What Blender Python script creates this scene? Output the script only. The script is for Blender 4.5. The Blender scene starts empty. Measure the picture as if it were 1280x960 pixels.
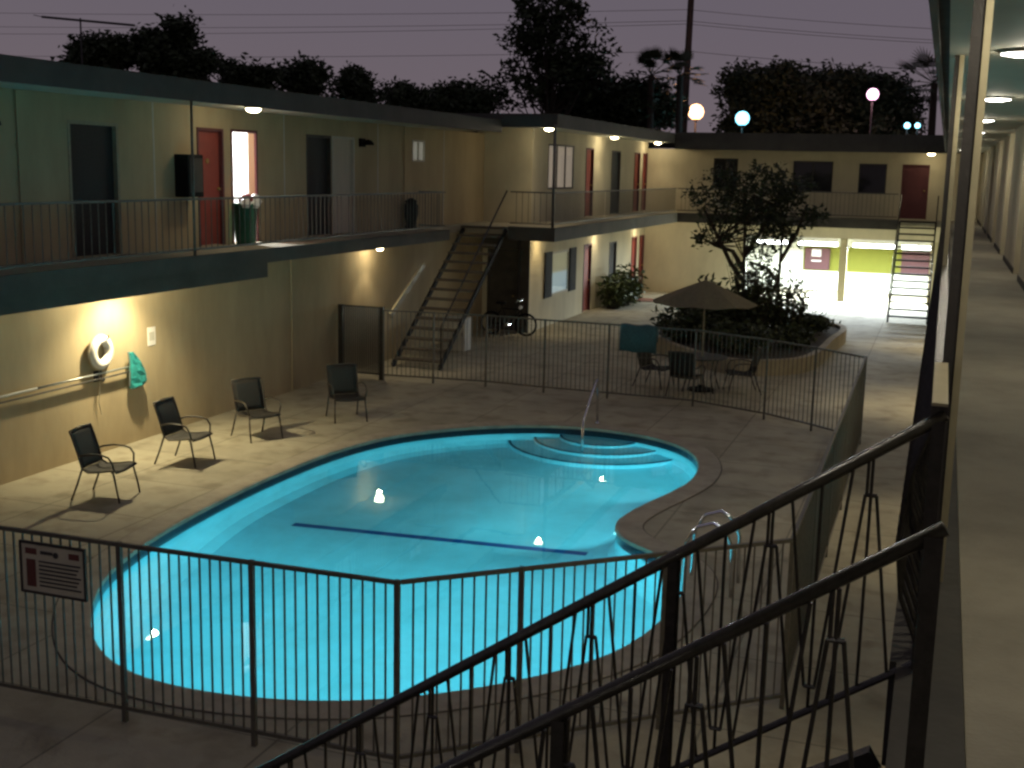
import bpy, bmesh, math, random
from mathutils import Vector, Matrix
from mathutils.geometry import delaunay_2d_cdt
C = bpy.context.scene.collection
PI = math.pi
R = math.radians
rnd = random.Random(7)

# ---------------------------------------------------------------- camera frame
FPX, CH = 1500.0, 4.5
def _axes():
    y = Vector((545.0, -257.0, FPX)).normalized()
    h = Vector((1.0, 0.022, 0.0))
    up = y.cross(h).normalized()
    if up.y > 0: up = -up
    x = up.cross(y)
    if x.x < 0: x = -x
    return x, y, up
AX, AY, AZ = _axes()
def at(px, py, Y):
    """the point of the vertical plane y = Y seen at that place of the photograph"""
    d = Vector((px - 640, py - 480, FPX))
    w = Vector((AX.dot(d), AY.dot(d), AZ.dot(d)))
    t = Y / w.y
    return Vector((w.x * t, Y, CH + w.z * t))

# ---------------------------------------------------------------- materials
def mat(name, col, rough=0.7, metal=0.0, nscale=0, namt=0.0, bump=0.0, spec=0.4, stretch=None, col2=None, bscale=None):
    m = bpy.data.materials.new(name); m.use_nodes = True
    nt = m.node_tree; b = nt.nodes['Principled BSDF']
    b.inputs['Base Color'].default_value = (*col, 1)
    b.inputs['Roughness'].default_value = rough
    b.inputs['Metallic'].default_value = metal
    b.inputs['Specular IOR Level'].default_value = spec
    if nscale:
        g = nt.nodes.new('ShaderNodeNewGeometry')
        mp = nt.nodes.new('ShaderNodeMapping')
        if stretch: mp.inputs['Scale'].default_value = stretch
        nt.links.new(g.outputs['Position'], mp.inputs['Vector'])
        n = nt.nodes.new('ShaderNodeTexNoise'); n.inputs['Scale'].default_value = nscale
        n.inputs['Detail'].default_value = 6; n.inputs['Roughness'].default_value = 0.65
        nt.links.new(mp.outputs[0], n.inputs['Vector'])
        rp = nt.nodes.new('ShaderNodeValToRGB')
        c2 = col2 or tuple(c * (1 - namt) for c in col)
        rp.color_ramp.elements[0].position = 0.32; rp.color_ramp.elements[0].color = (*c2, 1)
        rp.color_ramp.elements[1].position = 0.62; rp.color_ramp.elements[1].color = (*col, 1)
        nt.links.new(n.outputs['Fac'], rp.inputs[0])
        nt.links.new(rp.outputs[0], b.inputs['Base Color'])
        if bump:
            n2 = nt.nodes.new('ShaderNodeTexNoise'); n2.inputs['Scale'].default_value = bscale or nscale * 12
            n2.inputs['Detail'].default_value = 4
            nt.links.new(g.outputs['Position'], n2.inputs['Vector'])
            bp = nt.nodes.new('ShaderNodeBump'); bp.inputs['Strength'].default_value = bump; bp.inputs['Distance'].default_value = 0.02
            nt.links.new(n2.outputs['Fac'], bp.inputs['Height'])
            nt.links.new(bp.outputs[0], b.inputs['Normal'])
    return m
def emat(name, col, s):
    m = bpy.data.materials.new(name); m.use_nodes = True
    nt = m.node_tree; b = nt.nodes['Principled BSDF']
    b.inputs['Base Color'].default_value = (0.8, 0.8, 0.8, 1)
    b.inputs['Emission Color'].default_value = (*col, 1)
    b.inputs['Emission Strength'].default_value = s
    return m

def paving_mat(name, col, jx, jy, dark=0.55, rough=0.8):
    """concrete: broad stains, fine grain and sawn joints at jx by jy metres"""
    m = mat(name, col, rough, 0, 0.55, 0.35, 0.35, 0.35, bscale=40)
    nt = m.node_tree; b = nt.nodes['Principled BSDF']
    g = [n for n in nt.nodes if n.type == 'NEW_GEOMETRY'][0]
    src = b.inputs['Base Color'].links[0].from_socket
    n2 = nt.nodes.new('ShaderNodeTexNoise'); n2.inputs['Scale'].default_value = 2.3; n2.inputs['Detail'].default_value = 8
    nt.links.new(g.outputs['Position'], n2.inputs['Vector'])
    r2 = nt.nodes.new('ShaderNodeValToRGB')
    r2.color_ramp.elements[0].position = 0.30; r2.color_ramp.elements[0].color = (0.68, 0.66, 0.63, 1)
    r2.color_ramp.elements[1].position = 0.50; r2.color_ramp.elements[1].color = (1, 1, 1, 1)
    nt.links.new(n2.outputs['Fac'], r2.inputs[0])
    br = nt.nodes.new('ShaderNodeTexBrick'); br.offset = 0
    br.inputs['Scale'].default_value = 1; br.inputs['Mortar Size'].default_value = 0.012
    br.inputs['Brick Width'].default_value = jx; br.inputs['Row Height'].default_value = jy
    br.inputs['Color1'].default_value = (1, 1, 1, 1); br.inputs['Color2'].default_value = (0.9, 0.9, 0.9, 1)
    br.inputs['Mortar'].default_value = (dark, dark, dark, 1)
    nt.links.new(g.outputs['Position'], br.inputs['Vector'])
    a = nt.nodes.new('ShaderNodeMix'); a.data_type = 'RGBA'; a.blend_type = 'MULTIPLY'; a.inputs[0].default_value = 1
    nt.links.new(src, a.inputs[6]); nt.links.new(r2.outputs[0], a.inputs[7])
    c = nt.nodes.new('ShaderNodeMix'); c.data_type = 'RGBA'; c.blend_type = 'MULTIPLY'; c.inputs[0].default_value = 1
    nt.links.new(a.outputs[2], c.inputs[6]); nt.links.new(br.outputs[0], c.inputs[7])
    nt.links.new(c.outputs[2], b.inputs['Base Color'])
    return m

M = {}
M['stucco'] = mat('cream_stucco', (0.46, 0.375, 0.235), 0.85, 0, 0.9, 0.26, 0.14, 0.2, stretch=(1, 1, 0.3), bscale=45)
M['stucco_far'] = mat('pale_stucco', (0.62, 0.56, 0.40), 0.85, 0, 0.8, 0.22, 0.4, 0.2, stretch=(1, 1, 0.4), bscale=35)
M['garage'] = mat('white_wall_paint', (0.74, 0.74, 0.63), 0.8, 0, 1.0, 0.08, 0.2, 0.2)
M['green'] = mat('olive_band_paint', (0.12, 0.125, 0.017), 0.75, 0, 2.0, 0.1, 0.1, 0.2)
M['maroon'] = mat('maroon_paint', (0.12, 0.035, 0.04), 0.6, 0, 3, 0.2, 0.1)
M['maroon_dark'] = mat('dark_maroon_board', (0.055, 0.016, 0.02), 0.7, 0, 3, 0.2, 0.1)
M['red'] = mat('red_door_paint', (0.30, 0.06, 0.045), 0.55, 0, 4, 0.2, 0.1)
M['dkdoor'] = mat('dark_screen_mesh', (0.022, 0.022, 0.024), 0.7, 0, 30, 0.4)
M['trimdk'] = mat('dark_brown_trim', (0.05, 0.045, 0.04), 0.6, 0, 5, 0.3, 0.1)
M['fascia'] = mat('weathered_fascia', (0.055, 0.052, 0.043), 0.75, 0, 2, 0.35, 0.2)
M['edge'] = mat('balcony_edge_paint', (0.07, 0.064, 0.05), 0.75, 0, 1.6, 0.4, 0.2)
M['roof'] = mat('roof_felt', (0.045, 0.045, 0.045), 0.95, 0, 3, 0.4, 0.4)
M['soffit'] = mat('soffit_paint', (0.48, 0.47, 0.38), 0.8, 0, 1, 0.15, 0.2)
M['iron'] = mat('dark_iron_paint', (0.042, 0.038, 0.031), 0.16, 0.0, 25, 0.4, 0.15, 0.5)
M['fence'] = mat('dark_fence_paint', (0.12, 0.11, 0.085), 0.5, 0.0, 20, 0.3)
M['rail'] = mat('grey_rail_paint', (0.13, 0.125, 0.105), 0.5, 0, 15, 0.3)
M['palerail'] = mat('pale_pipe_paint', (0.30, 0.27, 0.19), 0.5, 0, 10, 0.2)
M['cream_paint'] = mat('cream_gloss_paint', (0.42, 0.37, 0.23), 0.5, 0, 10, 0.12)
M['paving'] = paving_mat('courtyard_concrete', (0.43, 0.395, 0.29), 1.55, 1.55)
M['walk'] = mat('walkway_concrete', (0.36, 0.325, 0.24), 0.75, 0, 1.4, 0.3, 0.4, 0.35, bscale=60)
M['coping'] = mat('coping_concrete', (0.38, 0.34, 0.26), 0.7, 0, 3, 0.3, 0.4, bscale=60)
M['joint'] = mat('dark_joint_filler', (0.07, 0.06, 0.05), 0.9)
M['plaster'] = mat('pool_plaster', (0.34, 0.68, 0.78), 0.8, 0, 0.9, 0.22)
M['tile'] = mat('dark_blue_tile', (0.012, 0.03, 0.05), 0.3, 0, 12, 0.4)
M['steptile'] = mat('blue_step_tile', (0.02, 0.10, 0.16), 0.4, 0, 12, 0.3)
M['linetile'] = mat('blue_line_tile', (0.01, 0.07, 0.24), 0.4, 0, 10, 0.2)
M['ground'] = mat('dark_earth', (0.06, 0.052, 0.045), 0.95, 0, 0.6, 0.4, 0.4)
M['sling'] = mat('dark_sling_fabric', (0.028, 0.026, 0.022), 0.75, 0, 60, 0.35, 0.2)
M['chairframe'] = mat('bronze_chair_paint', (0.045, 0.036, 0.027), 0.45, 0, 20, 0.25)
M['chrome'] = mat('chrome', (0.75, 0.75, 0.75), 0.12, 1.0)
M['white'] = mat('white_plastic', (0.78, 0.76, 0.72), 0.45, 0, 8, 0.08)
M['offwhite'] = mat('offwhite_paint', (0.55, 0.53, 0.46), 0.6, 0, 5, 0.15)
M['rope'] = mat('rope', (0.45, 0.40, 0.30), 0.9)
M['net'] = mat('teal_net_cloth', (0.02, 0.30, 0.30), 0.7, 0, 18, 0.5, 0.4)
M['towel'] = mat('teal_towel_cloth', (0.06, 0.125, 0.13), 0.9, 0, 25, 0.3, 0.5)
M['alu'] = mat('pole_aluminium', (0.42, 0.44, 0.43), 0.4, 0.7, 10, 0.2)
M['black'] = mat('black_plastic', (0.012, 0.012, 0.013), 0.75, 0, 20, 0.3, 0, 0.12)
M['umbrella'] = mat('brown_canvas', (0.19, 0.165, 0.085), 0.85, 0, 14, 0.25, 0.3)
M['leaf'] = mat('dark_leaf', (0.045, 0.060, 0.024), 0.6, 0, 2.5, 0.5, 0, 0.3)
M['leaf2'] = mat('dull_leaf', (0.06, 0.085, 0.028), 0.55, 0, 3, 0.5, 0, 0.3)
M['bark'] = mat('bark', (0.06, 0.045, 0.03), 0.9, 0, 6, 0.4, 0.5)
M['soil'] = mat('planter_soil', (0.05, 0.04, 0.03), 1.0, 0, 6, 0.5, 0.6)
M['planter'] = mat('planter_concrete', (0.34, 0.29, 0.20), 0.85, 0, 2, 0.3, 0.4)
M['binplastic'] = mat('green_bin_plastic', (0.02, 0.13, 0.075), 0.5, 0, 8, 0.2)
M['redcloth'] = mat('red_wrapper', (0.30, 0.03, 0.03), 0.6, 0, 10, 0.3)
M['mat'] = mat('reddish_mat', (0.20, 0.07, 0.04), 0.95, 0, 20, 0.3, 0.4)
M['signface'] = mat('sign_board', (0.62, 0.58, 0.42), 0.6, 0, 4, 0.15)
M['signred'] = mat('sign_red', (0.16, 0.055, 0.045), 0.6, 0, 12, 0.3)
M['signdark'] = mat('sign_black', (0.05, 0.05, 0.05), 0.6)
M['wood'] = mat('pole_wood', (0.05, 0.04, 0.035), 0.9, 0, 4, 0.4)
M['treadwood'] = mat('stair_tread_concrete', (0.11, 0.09, 0.065), 0.8, 0, 4, 0.3, 0.4)
M['brass'] = mat('brass', (0.45, 0.33, 0.12), 0.35, 0.9)
M['dkbrown'] = mat('brown_door_and_shade', (0.085, 0.075, 0.06), 0.75, 0, 3, 0.3)
M['roomwall'] = mat('white_room_wall', (0.85, 0.85, 0.82), 0.8)
M['curtain'] = mat('cream_curtain', (0.6, 0.55, 0.45), 0.9, 0, 8, 0.2, 0, stretch=(8, 8, 0.2))
M['bluecurtain'] = mat('pale_blue_blind', (0.45, 0.60, 0.66), 0.9)
def glass():
    m = bpy.data.materials.new('window_glass'); m.use_nodes = True
    nt = m.node_tree; nt.nodes.clear()
    o = nt.nodes.new('ShaderNodeOutputMaterial'); t = nt.nodes.new('ShaderNodeBsdfTransparent')
    g = nt.nodes.new('ShaderNodeBsdfGlossy'); g.inputs['Roughness'].default_value = 0.04
    f = nt.nodes.new('ShaderNodeFresnel'); f.inputs[0].default_value = 1.5
    mx = nt.nodes.new('ShaderNodeMixShader'); t.inputs[0].default_value = (0.85, 0.88, 0.87, 1)
    nt.links.new(f.outputs[0], mx.inputs[0]); nt.links.new(t.outputs[0], mx.inputs[1]); nt.links.new(g.outputs[0], mx.inputs[2])
    nt.links.new(mx.outputs[0], o.inputs[0]); return m
M['glass'] = glass()
def water():
    m = bpy.data.materials.new('pool_water'); m.use_nodes = True
    nt = m.node_tree; nt.nodes.clear()
    o = nt.nodes.new('ShaderNodeOutputMaterial'); g = nt.nodes.new('ShaderNodeBsdfGlass')
    g.inputs['IOR'].default_value = 1.33; g.inputs['Roughness'].default_value = 0.0
    g.inputs['Color'].default_value = (0.82, 0.98, 1.0, 1)
    ge = nt.nodes.new('ShaderNodeNewGeometry')
    n = nt.nodes.new('ShaderNodeTexNoise'); n.inputs['Scale'].default_value = 1.6; n.inputs['Detail'].default_value = 2
    nt.links.new(ge.outputs['Position'], n.inputs['Vector'])
    b = nt.nodes.new('ShaderNodeBump'); b.inputs['Strength'].default_value = 0.03; b.inputs['Distance'].default_value = 0.03
    nt.links.new(n.outputs['Fac'], b.inputs['Height']); nt.links.new(b.outputs[0], g.inputs['Normal'])
    nt.links.new(g.outputs[0], o.inputs[0]); return m
M['water'] = water()
M['lampwarm'] = emat('lit_warm_glass', (1.0, 0.84, 0.52), 14)
M['lampcool'] = emat('lit_white_glass', (1.0, 0.95, 0.86), 14)
M['tube'] = emat('lit_fluorescent_tube', (0.93, 0.97, 1.0), 14)
M['st_orange'] = emat('lit_sodium_globe', (1.0, 0.50, 0.22), 4.0)
M['st_cyan'] = emat('lit_mercury_globe', (0.22, 0.76, 1.0), 3.2)
M['st_pink'] = emat('lit_rose_globe', (1.0, 0.52, 0.80), 2.8)
M['poollamp'] = emat('lit_pool_lens', (0.3, 0.95, 1.0), 0.9)

# ---------------------------------------------------------------- mesh helpers
class MB:
    def __init__(s): s.v = []; s.f = []
    def add(s, vs, fs):
        n = len(s.v); s.v += [tuple(v) for v in vs]; s.f += [tuple(i + n for i in f) for f in fs]
    def box(s, x0, x1, y0, y1, z0, z1, b=0.0):
        if x1 < x0: x0, x1 = x1, x0
        if y1 < y0: y0, y1 = y1, y0
        if z1 < z0: z0, z1 = z1, z0
        s.add([(x0,y0,z0),(x1,y0,z0),(x1,y1,z0),(x0,y1,z0),(x0,y0,z1),(x1,y0,z1),(x1,y1,z1),(x0,y1,z1)],
              [(0,3,2,1),(4,5,6,7),(0,1,5,4),(1,2,6,5),(2,3,7,6),(3,0,4,7)])
        return s
    def bar(s, p, q, w, h=None, up=(0,0,1)):
        """a rectangular bar from p to q, w wide and h high"""
        p, q = Vector(p), Vector(q); h = h or w
        d = (q - p).normalized(); u = Vector(up)
        if abs(d.dot(u)) > 0.98: u = Vector((0,1,0))
        a = d.cross(u).normalized() * (w / 2); b = a.cross(d).normalized() * (h / 2)
        vs = [p-a-b, p+a-b, p+a+b, p-a+b, q-a-b, q+a-b, q+a+b, q-a+b]
        s.add(vs, [(0,1,2,3),(7,6,5,4),(0,4,5,1),(1,5,6,2),(2,6,7,3),(3,7,4,0)]); return s
    def tube(s, pts, r, n=8, caps=True):
        pts = [Vector(p) for p in pts]; rs = r if isinstance(r, (list, tuple)) else [r] * len(pts)
        rings = []; prev = None
        for i, p in enumerate(pts):
            d = (pts[min(i+1, len(pts)-1)] - pts[max(i-1, 0)]).normalized()
            u = prev if prev is not None else (Vector((0,0,1)) if abs(d.z) < 0.9 else Vector((1,0,0)))
            a = d.cross(u)
            if a.length < 1e-5: a = d.cross(Vector((0.3,1,0.2)))
            a.normalize(); b = a.cross(d).normalized(); prev = b
            rings.append([p + (a*math.cos(2*PI*k/n) + b*math.sin(2*PI*k/n)) * rs[i] for k in range(n)])
        vs = [v for g in rings for v in g]; fs = []
        for i in range(len(pts)-1):
            for k in range(n):
                fs.append((i*n+k, i*n+(k+1)%n, (i+1)*n+(k+1)%n, (i+1)*n+k))
        if caps: fs += [tuple(range(n))[::-1], tuple((len(pts)-1)*n + k for k in range(n))]
        s.add(vs, fs); return s
    def lathe(s, prof, c=(0,0,0), n=20):
        """prof: (radius, z) from bottom to top"""
        vs = []; fs = []
        for r, z in prof:
            for k in range(n): vs.append((c[0]+r*math.cos(2*PI*k/n), c[1]+r*math.sin(2*PI*k/n), c[2]+z))
        for i in range(len(prof)-1):
            for k in range(n): fs.append((i*n+k, i*n+(k+1)%n, (i+1)*n+(k+1)%n, (i+1)*n+k))
        fs += [tuple(range(n))[::-1], tuple((len(prof)-1)*n+k for k in range(n))]
        s.add(vs, fs); return s
    def torus(s, c, R_, r, axis='x', n=32, m=12, sq=1.0):
        vs = []; fs = []
        for i in range(n):
            a = 2*PI*i/n
            for j in range(m):
                b = 2*PI*j/m; q = R_ + r*math.cos(b); w = r*math.sin(b)*sq
                if axis == 'x': vs.append((c[0]+w, c[1]+q*math.cos(a), c[2]+q*math.sin(a)))
                elif axis == 'y': vs.append((c[0]+q*math.cos(a), c[1]+w, c[2]+q*math.sin(a)))
                else: vs.append((c[0]+q*math.cos(a), c[1]+q*math.sin(a), c[2]+w))
        for i in range(n):
            for j in range(m): fs.append((i*m+j, ((i+1)%n)*m+j, ((i+1)%n)*m+(j+1)%m, i*m+(j+1)%m))
        s.add(vs, fs); return s
    def prism(s, poly, z0, z1):
        n = len(poly)
        vs = [(x, y, z0) for x, y in poly] + [(x, y, z1) for x, y in poly]
        fs = [tuple(range(n))[::-1], tuple(range(n, 2*n))] + [(i, (i+1)%n, n+(i+1)%n, n+i) for i in range(n)]
        s.add(vs, fs); return s
    def build(s, name, m, parent=None, smooth=False, bevel=0.0):
        me = bpy.data.meshes.new(name)
        o0 = ORIG.get(parent.name, Vector((0,0,0))) if parent is not None else Vector((0,0,0))
        me.from_pydata([tuple(Vector(v) - o0) for v in s.v], [], s.f); me.update()
        bm = bmesh.new(); bm.from_mesh(me); bmesh.ops.recalc_face_normals(bm, faces=bm.faces[:]); bm.to_mesh(me); bm.free()
        o = bpy.data.objects.new(name, me); C.objects.link(o); me.materials.append(m)
        if parent is not None:
            o.parent = parent; ORIG[o.name] = o0
        if smooth:
            for p in me.polygons: p.use_smooth = True
            if smooth == 'auto':
                for e in me.edges: pass
        if bevel:
            b = o.modifiers.new('bevel', 'BEVEL'); b.width = bevel; b.segments = 2; b.limit_method = 'ANGLE'
        return o
ORIG = {}
def tag(o, label=None, cat=None, group=None, kind=None):
    if label: o['label'] = label
    if cat: o['category'] = cat
    if group: o['group'] = group
    if kind: o['kind'] = kind
    return o
def thing(name, loc, label, cat, group=None, rz=0, world=True):
    o = bpy.data.objects.new(name, None); C.objects.link(o); o.empty_display_size = 0.2
    o.location = loc; o.rotation_euler = (0, 0, rz)
    ORIG[o.name] = Vector(loc) if world else Vector((0,0,0))
    return tag(o, label, cat, group)
def struct(o): o['kind'] = 'structure'; return o
def copy_tree(o, parent=None):
    c = o.copy(); C.objects.link(c)
    if parent is not None: c.parent = parent
    for ch in list(o.children): copy_tree(ch, c)
    return c
def lamp(name, loc, col, watts, parent=None, radius=0.06, spot=None, aim=None):
    L = bpy.data.lights.new(name, 'SPOT' if spot else 'POINT')
    L.energy = watts; L.color = col; L.shadow_soft_size = radius
    o = bpy.data.objects.new(name, L); C.objects.link(o)
    if spot: L.spot_size = R(spot); L.spot_blend = 0.6
    if aim: o.rotation_euler = Vector(aim).to_track_quat('-Z', 'Y').to_euler()
    if parent is not None:
        o.parent = parent; o.location = Vector(loc) - ORIG.get(parent.name, Vector((0,0,0)))
    else: o.location = loc
    return o
def wall(mb, axis, pos, th, u0, u1, z0, z1, holes=()):
    """a wall slab on the plane axis = pos (thickness th to the back), tiled round rectangular holes (ua, ub, za, zb)"""
    us = sorted({u0, u1, *[h[0] for h in holes], *[h[1] for h in holes]})
    for a, b in zip(us, us[1:]):
        col = sorted([(h[2], h[3]) for h in holes if h[0] <= a + 1e-6 and h[1] >= b - 1e-6])
        z = z0
        for za, zb in col + [(z1, z1)]:
            if za - z > 1e-4:
                if axis == 'x': mb.box(pos, pos + th, a, b, z, za)
                else: mb.box(a, b, pos, pos + th, z, za)
            z = zb
    return mb

XL, FL = -12.1, 3.05
# ================================================================ POOL outline
POOL0 = [(-7.57, 9.09), (-8.09, 9.8), (-8.34, 10.3), (-8.6, 10.97), (-8.76, 11.88), (-8.9, 12.95), (-9.02, 14.77), (-8.93, 16.82), (-8.63, 17.97), (-7.92, 19.06), (-6.97, 19.76), (-6.19, 20.13), (-5.3, 20.15), (-4.24, 19.89), (-3.6, 19.22), (-3.24, 18.25), (-3.16, 17.18), (-3.35, 16.41), (-3.61, 15.57), (-3.7, 14.95), (-3.71, 14.57), (-3.6, 14.27), (-3.35, 13.89), (-3.0, 13.67), (-2.63, 13.40), (-2.4, 12.97), (-2.32, 12.37), (-2.35, 11.74), (-2.44, 10.95), (-2.61, 10.42), (-2.96, 9.85), (-3.5, 9.23), (-4.06, 8.79), (-4.48, 8.56), (-4.99, 8.37), (-5.56, 8.27), (-6.12, 8.27), (-6.62, 8.37), (-7.1, 8.64)]
def catmull(P, k=4):
    n = len(P); out = []
    for i in range(n):
        p0, p1, p2, p3 = [Vector(P[(i+j) % n]) for j in (-1, 0, 1, 2)]
        for s in range(k):
            t = s / k
            out.append(0.5*((2*p1) + (p2-p0)*t + (2*p0-5*p1+4*p2-p3)*t*t + (3*p1-p0-3*p2+p3)*t**3))
    return out
for _ in range(2):
    n = len(POOL0)
    POOL0 = [tuple(0.25*Vector(POOL0[i-1]) + 0.5*Vector(POOL0[i]) + 0.25*Vector(POOL0[(i+1) % n])) for i in range(n)] if _ == 0 else POOL0
POOL = catmull(POOL0, 4)
def area(P): return sum(P[i-1].x*P[i].y - P[i].x*P[i-1].y for i in range(len(P))) / 2
if area(POOL) < 0: POOL.reverse()
def offset(P, d):
    n = len(P); out = []
    for i in range(n):
        t = (P[(i+1) % n] - P[i-1]).normalized(); out.append(P[i] + Vector((t.y, -t.x)) * d)
    return out
def inside(x, y, P):
    c = False; n = len(P)
    for i in range(n):
        a, b = P[i], P[i-1]
        if (a.y > y) != (b.y > y) and x < (b.x-a.x)*(y-a.y)/(b.y-a.y)+a.x: c = not c
    return c
def sheet(outer, hole, z):
    vs = [Vector(p) for p in outer] + [Vector(p) for p in hole]
    no, nh = len(outer), len(hole)
    es = [(i, (i+1) % no) for i in range(no)] + [(no+i, no+(i+1) % nh) for i in range(nh)]
    v, e, f, *_ = delaunay_2d_cdt(vs, es, [], 0, 1e-5)
    mb = MB(); keep = []
    for t in f:
        cx = sum(v[i].x for i in t)/3; cy = sum(v[i].y for i in t)/3
        if not inside(cx, cy, [Vector(p) for p in hole]): keep.append(tuple(t))
    mb.add([(p.x, p.y, z) for p in v], keep); return mb
def ring(mb, P, Q, zp, zq):
    n = len(P); k = len(mb.v)
    mb.v += [(p.x, p.y, zp) for p in P] + [(p.x, p.y, zq) for p in Q]
    mb.f += [(k+i, k+(i+1) % n, k+n+(i+1) % n, k+n+i) for i in range(n)]

# ground, paving
g = MB()
for x0, x1, y0, y1 in [(-600,-9.6,-200,900), (-1.6,600,-200,900), (-9.6,-1.6,-200,7.4), (-9.6,-1.6,21.0,900)]:
    g.add([(x0,y0,-0.03),(x1,y0,-0.03),(x1,y1,-0.03),(x0,y1,-0.03)], [(0,1,2,3)])
struct(g.build('ground', M['ground']))
deck_in = offset(POOL, 0.34)
struct(sheet([(-22,-6),(10,-6),(10,56),(-22,56)], deck_in, 0.0).build('courtyard_paving', M['paving']))

# ---------------- pool
pool = thing('swimming_pool', (-5.7, 14.0, 0), 'kidney-shaped swimming pool glowing turquoise, with pale coping and curved steps at its far end', 'swimming pool')
WZ = -0.12
cp = MB()
ring(cp, offset(POOL, 0.34), offset(POOL, 0.335), -0.02, 0.012); ring(cp, offset(POOL, 0.335), offset(POOL, 0.02), 0.012, 0.016)
ring(cp, offset(POOL, 0.02), offset(POOL, -0.015), 0.016, 0.006); ring(cp, offset(POOL, -0.015), offset(POOL, -0.018), 0.006, -0.04); ring(cp, offset(POOL, -0.018), POOL, -0.04, -0.045)
cp.build('coping', M['coping'], pool, smooth=False)
jt = MB(); ring(jt, offset(POOL, 0.352), offset(POOL, 0.338), 0.004, 0.0045); ring(jt, offset(POOL, 0.338), offset(POOL, 0.337), 0.0045, -0.02)
jt.build('expansion_joint', M['joint'], pool)
tl = MB(); ring(tl, POOL, offset(POOL, -0.003), -0.045, -0.24); tl.build('tile_band', M['tile'], pool)
def depth(y):
    if y > 14.2: return 0.95 + 0.0*(20-y)
    t = min(1, max(0, (14.2-y)/3.2)); t = t*t*(3-2*t); return 0.95 + 0.65*t
I1, I2, I3 = offset(POOL, -0.02), offset(POOL, -0.10), offset(POOL, -0.28)
bs = MB(); n = len(POOL)
def ringz(mb, P, Q, fz, gz):
    k = len(mb.v); m_ = len(P)
    mb.v += [(p.x, p.y, fz(p)) for p in P] + [(p.x, p.y, gz(p)) for p in Q]
    mb.f += [(k+i, k+(i+1) % m_, k+m_+(i+1) % m_, k+m_+i) for i in range(m_)]
ringz(bs, offset(POOL, -0.003), I1, lambda p: -0.24, lambda p: -depth(p.y)+0.3)
ringz(bs, I1, I2, lambda p: -depth(p.y)+0.3, lambda p: -depth(p.y)+0.1)
ringz(bs, I2, I3, lambda p: -depth(p.y)+0.1, lambda p: -depth(p.y))
pts = list(I3); es = [(i, (i+1) % n) for i in range(n)]
yy = 8.4
while yy < 20.2:
    xx = -9.2
    while xx < -2.2:
        if inside(xx, yy, offset(POOL, -0.40)): pts.append(Vector((xx, yy)))
        xx += 0.4
    yy += 0.4
v_, e_, f_, *_x = delaunay_2d_cdt(pts, es, [], 0, 1e-5)
bs.add([(p.x, p.y, -depth(p.y)) for p in v_], [tuple(t) for t in f_ if inside(sum(v_[i].x for i in t)/3, sum(v_[i].y for i in t)/3, I3)])
bs.build('basin', M['plaster'], pool, smooth=True)
ln = MB(); ln.box(-8.1, -4.02, -0.07, 0.07, -0.948, -0.944)
ln.v = [(x, y + 14.0 + (x+8.1)/4.08*0.42, z) for x, y, z in ln.v]
ln.build('floor_line', M['linetile'], pool)
for rad, zt in ((0.72, -0.26), (1.17, -0.47), (1.62, -0.68)):
    st = MB(); cx, cy = -5.45, 20.22
    arc = [(cx + rad*1.02*math.cos(a)*1.0, cy + rad*math.sin(a)) for a in [PI + PI*i/28 for i in range(29)]]
    st.prism(arc, -0.95, zt); so = st.build('step', M['plaster'], pool)
    te = MB()
    for (xa, ya), (xb, yb) in zip(arc, arc[1:]):
        da = Vector((xa-cx, ya-cy)).normalized()*0.04; db = Vector((xb-cx, yb-cy)).normalized()*0.04
        oa = Vector((xa-cx, ya-cy)).normalized()*0.006; ob = Vector((xb-cx, yb-cy)).normalized()*0.006
        z = zt + 0.004
        te.add([(xa-da.x, ya-da.y, z),(xb-db.x, yb-db.y, z),(xb+ob.x, yb+ob.y, z),(xa+oa.x, ya+oa.y, z),
                (xa+oa.x, ya+oa.y, z-0.05),(xb+ob.x, yb+ob.y, z-0.05)], [(0,1,2,3),(3,2,5,4)])
    te.build('tile_edge', M['steptile'], so)
wm = MB()
v_, e_, f_, *_x = delaunay_2d_cdt([Vector(p) for p in POOL], es, [], 0, 1e-5)
wm.add([(p.x, p.y, WZ) for p in v_], [tuple(t) for t in f_ if inside(sum(v_[i].x for i in t)/3, sum(v_[i].y for i in t)/3, POOL)])
wo = struct(wm.build('water', M['water']))
if wo.data.polygons[0].normal.z < 0: wo.data.flip_normals()
# near underwater lamps, plus two unseen side ones added to light the far half
POOLC = (0.23, 0.94, 1.0)
for (x, y, z, d, w) in [(-6.85, 8.78, -0.5, (0.1,1), 190), (-2.62, 11.9, -0.5, (-0.95,0.3), 150), (-4.9, 8.70, -0.55, (0.0,1), 190), (-3.80, 14.95, -0.4, (-0.85,0.5), 120), (-3.42, 17.6, -0.35, (-0.9,0.45), 75)]:
    dv = Vector((*d, 0)).normalized(); b = Vector((x, y, z)) - dv*0.10
    pl = MB(); pl.tube([b, b + dv*0.03], 0.09, 16); po = pl.build('pool_light', M['poollamp'], pool)
    lamp('pool_lamp', Vector((x, y, z)) + dv*0.06, POOLC, w*1.3, pool, 0.09, spot=150, aim=(dv.x, dv.y, -0.30))
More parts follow.
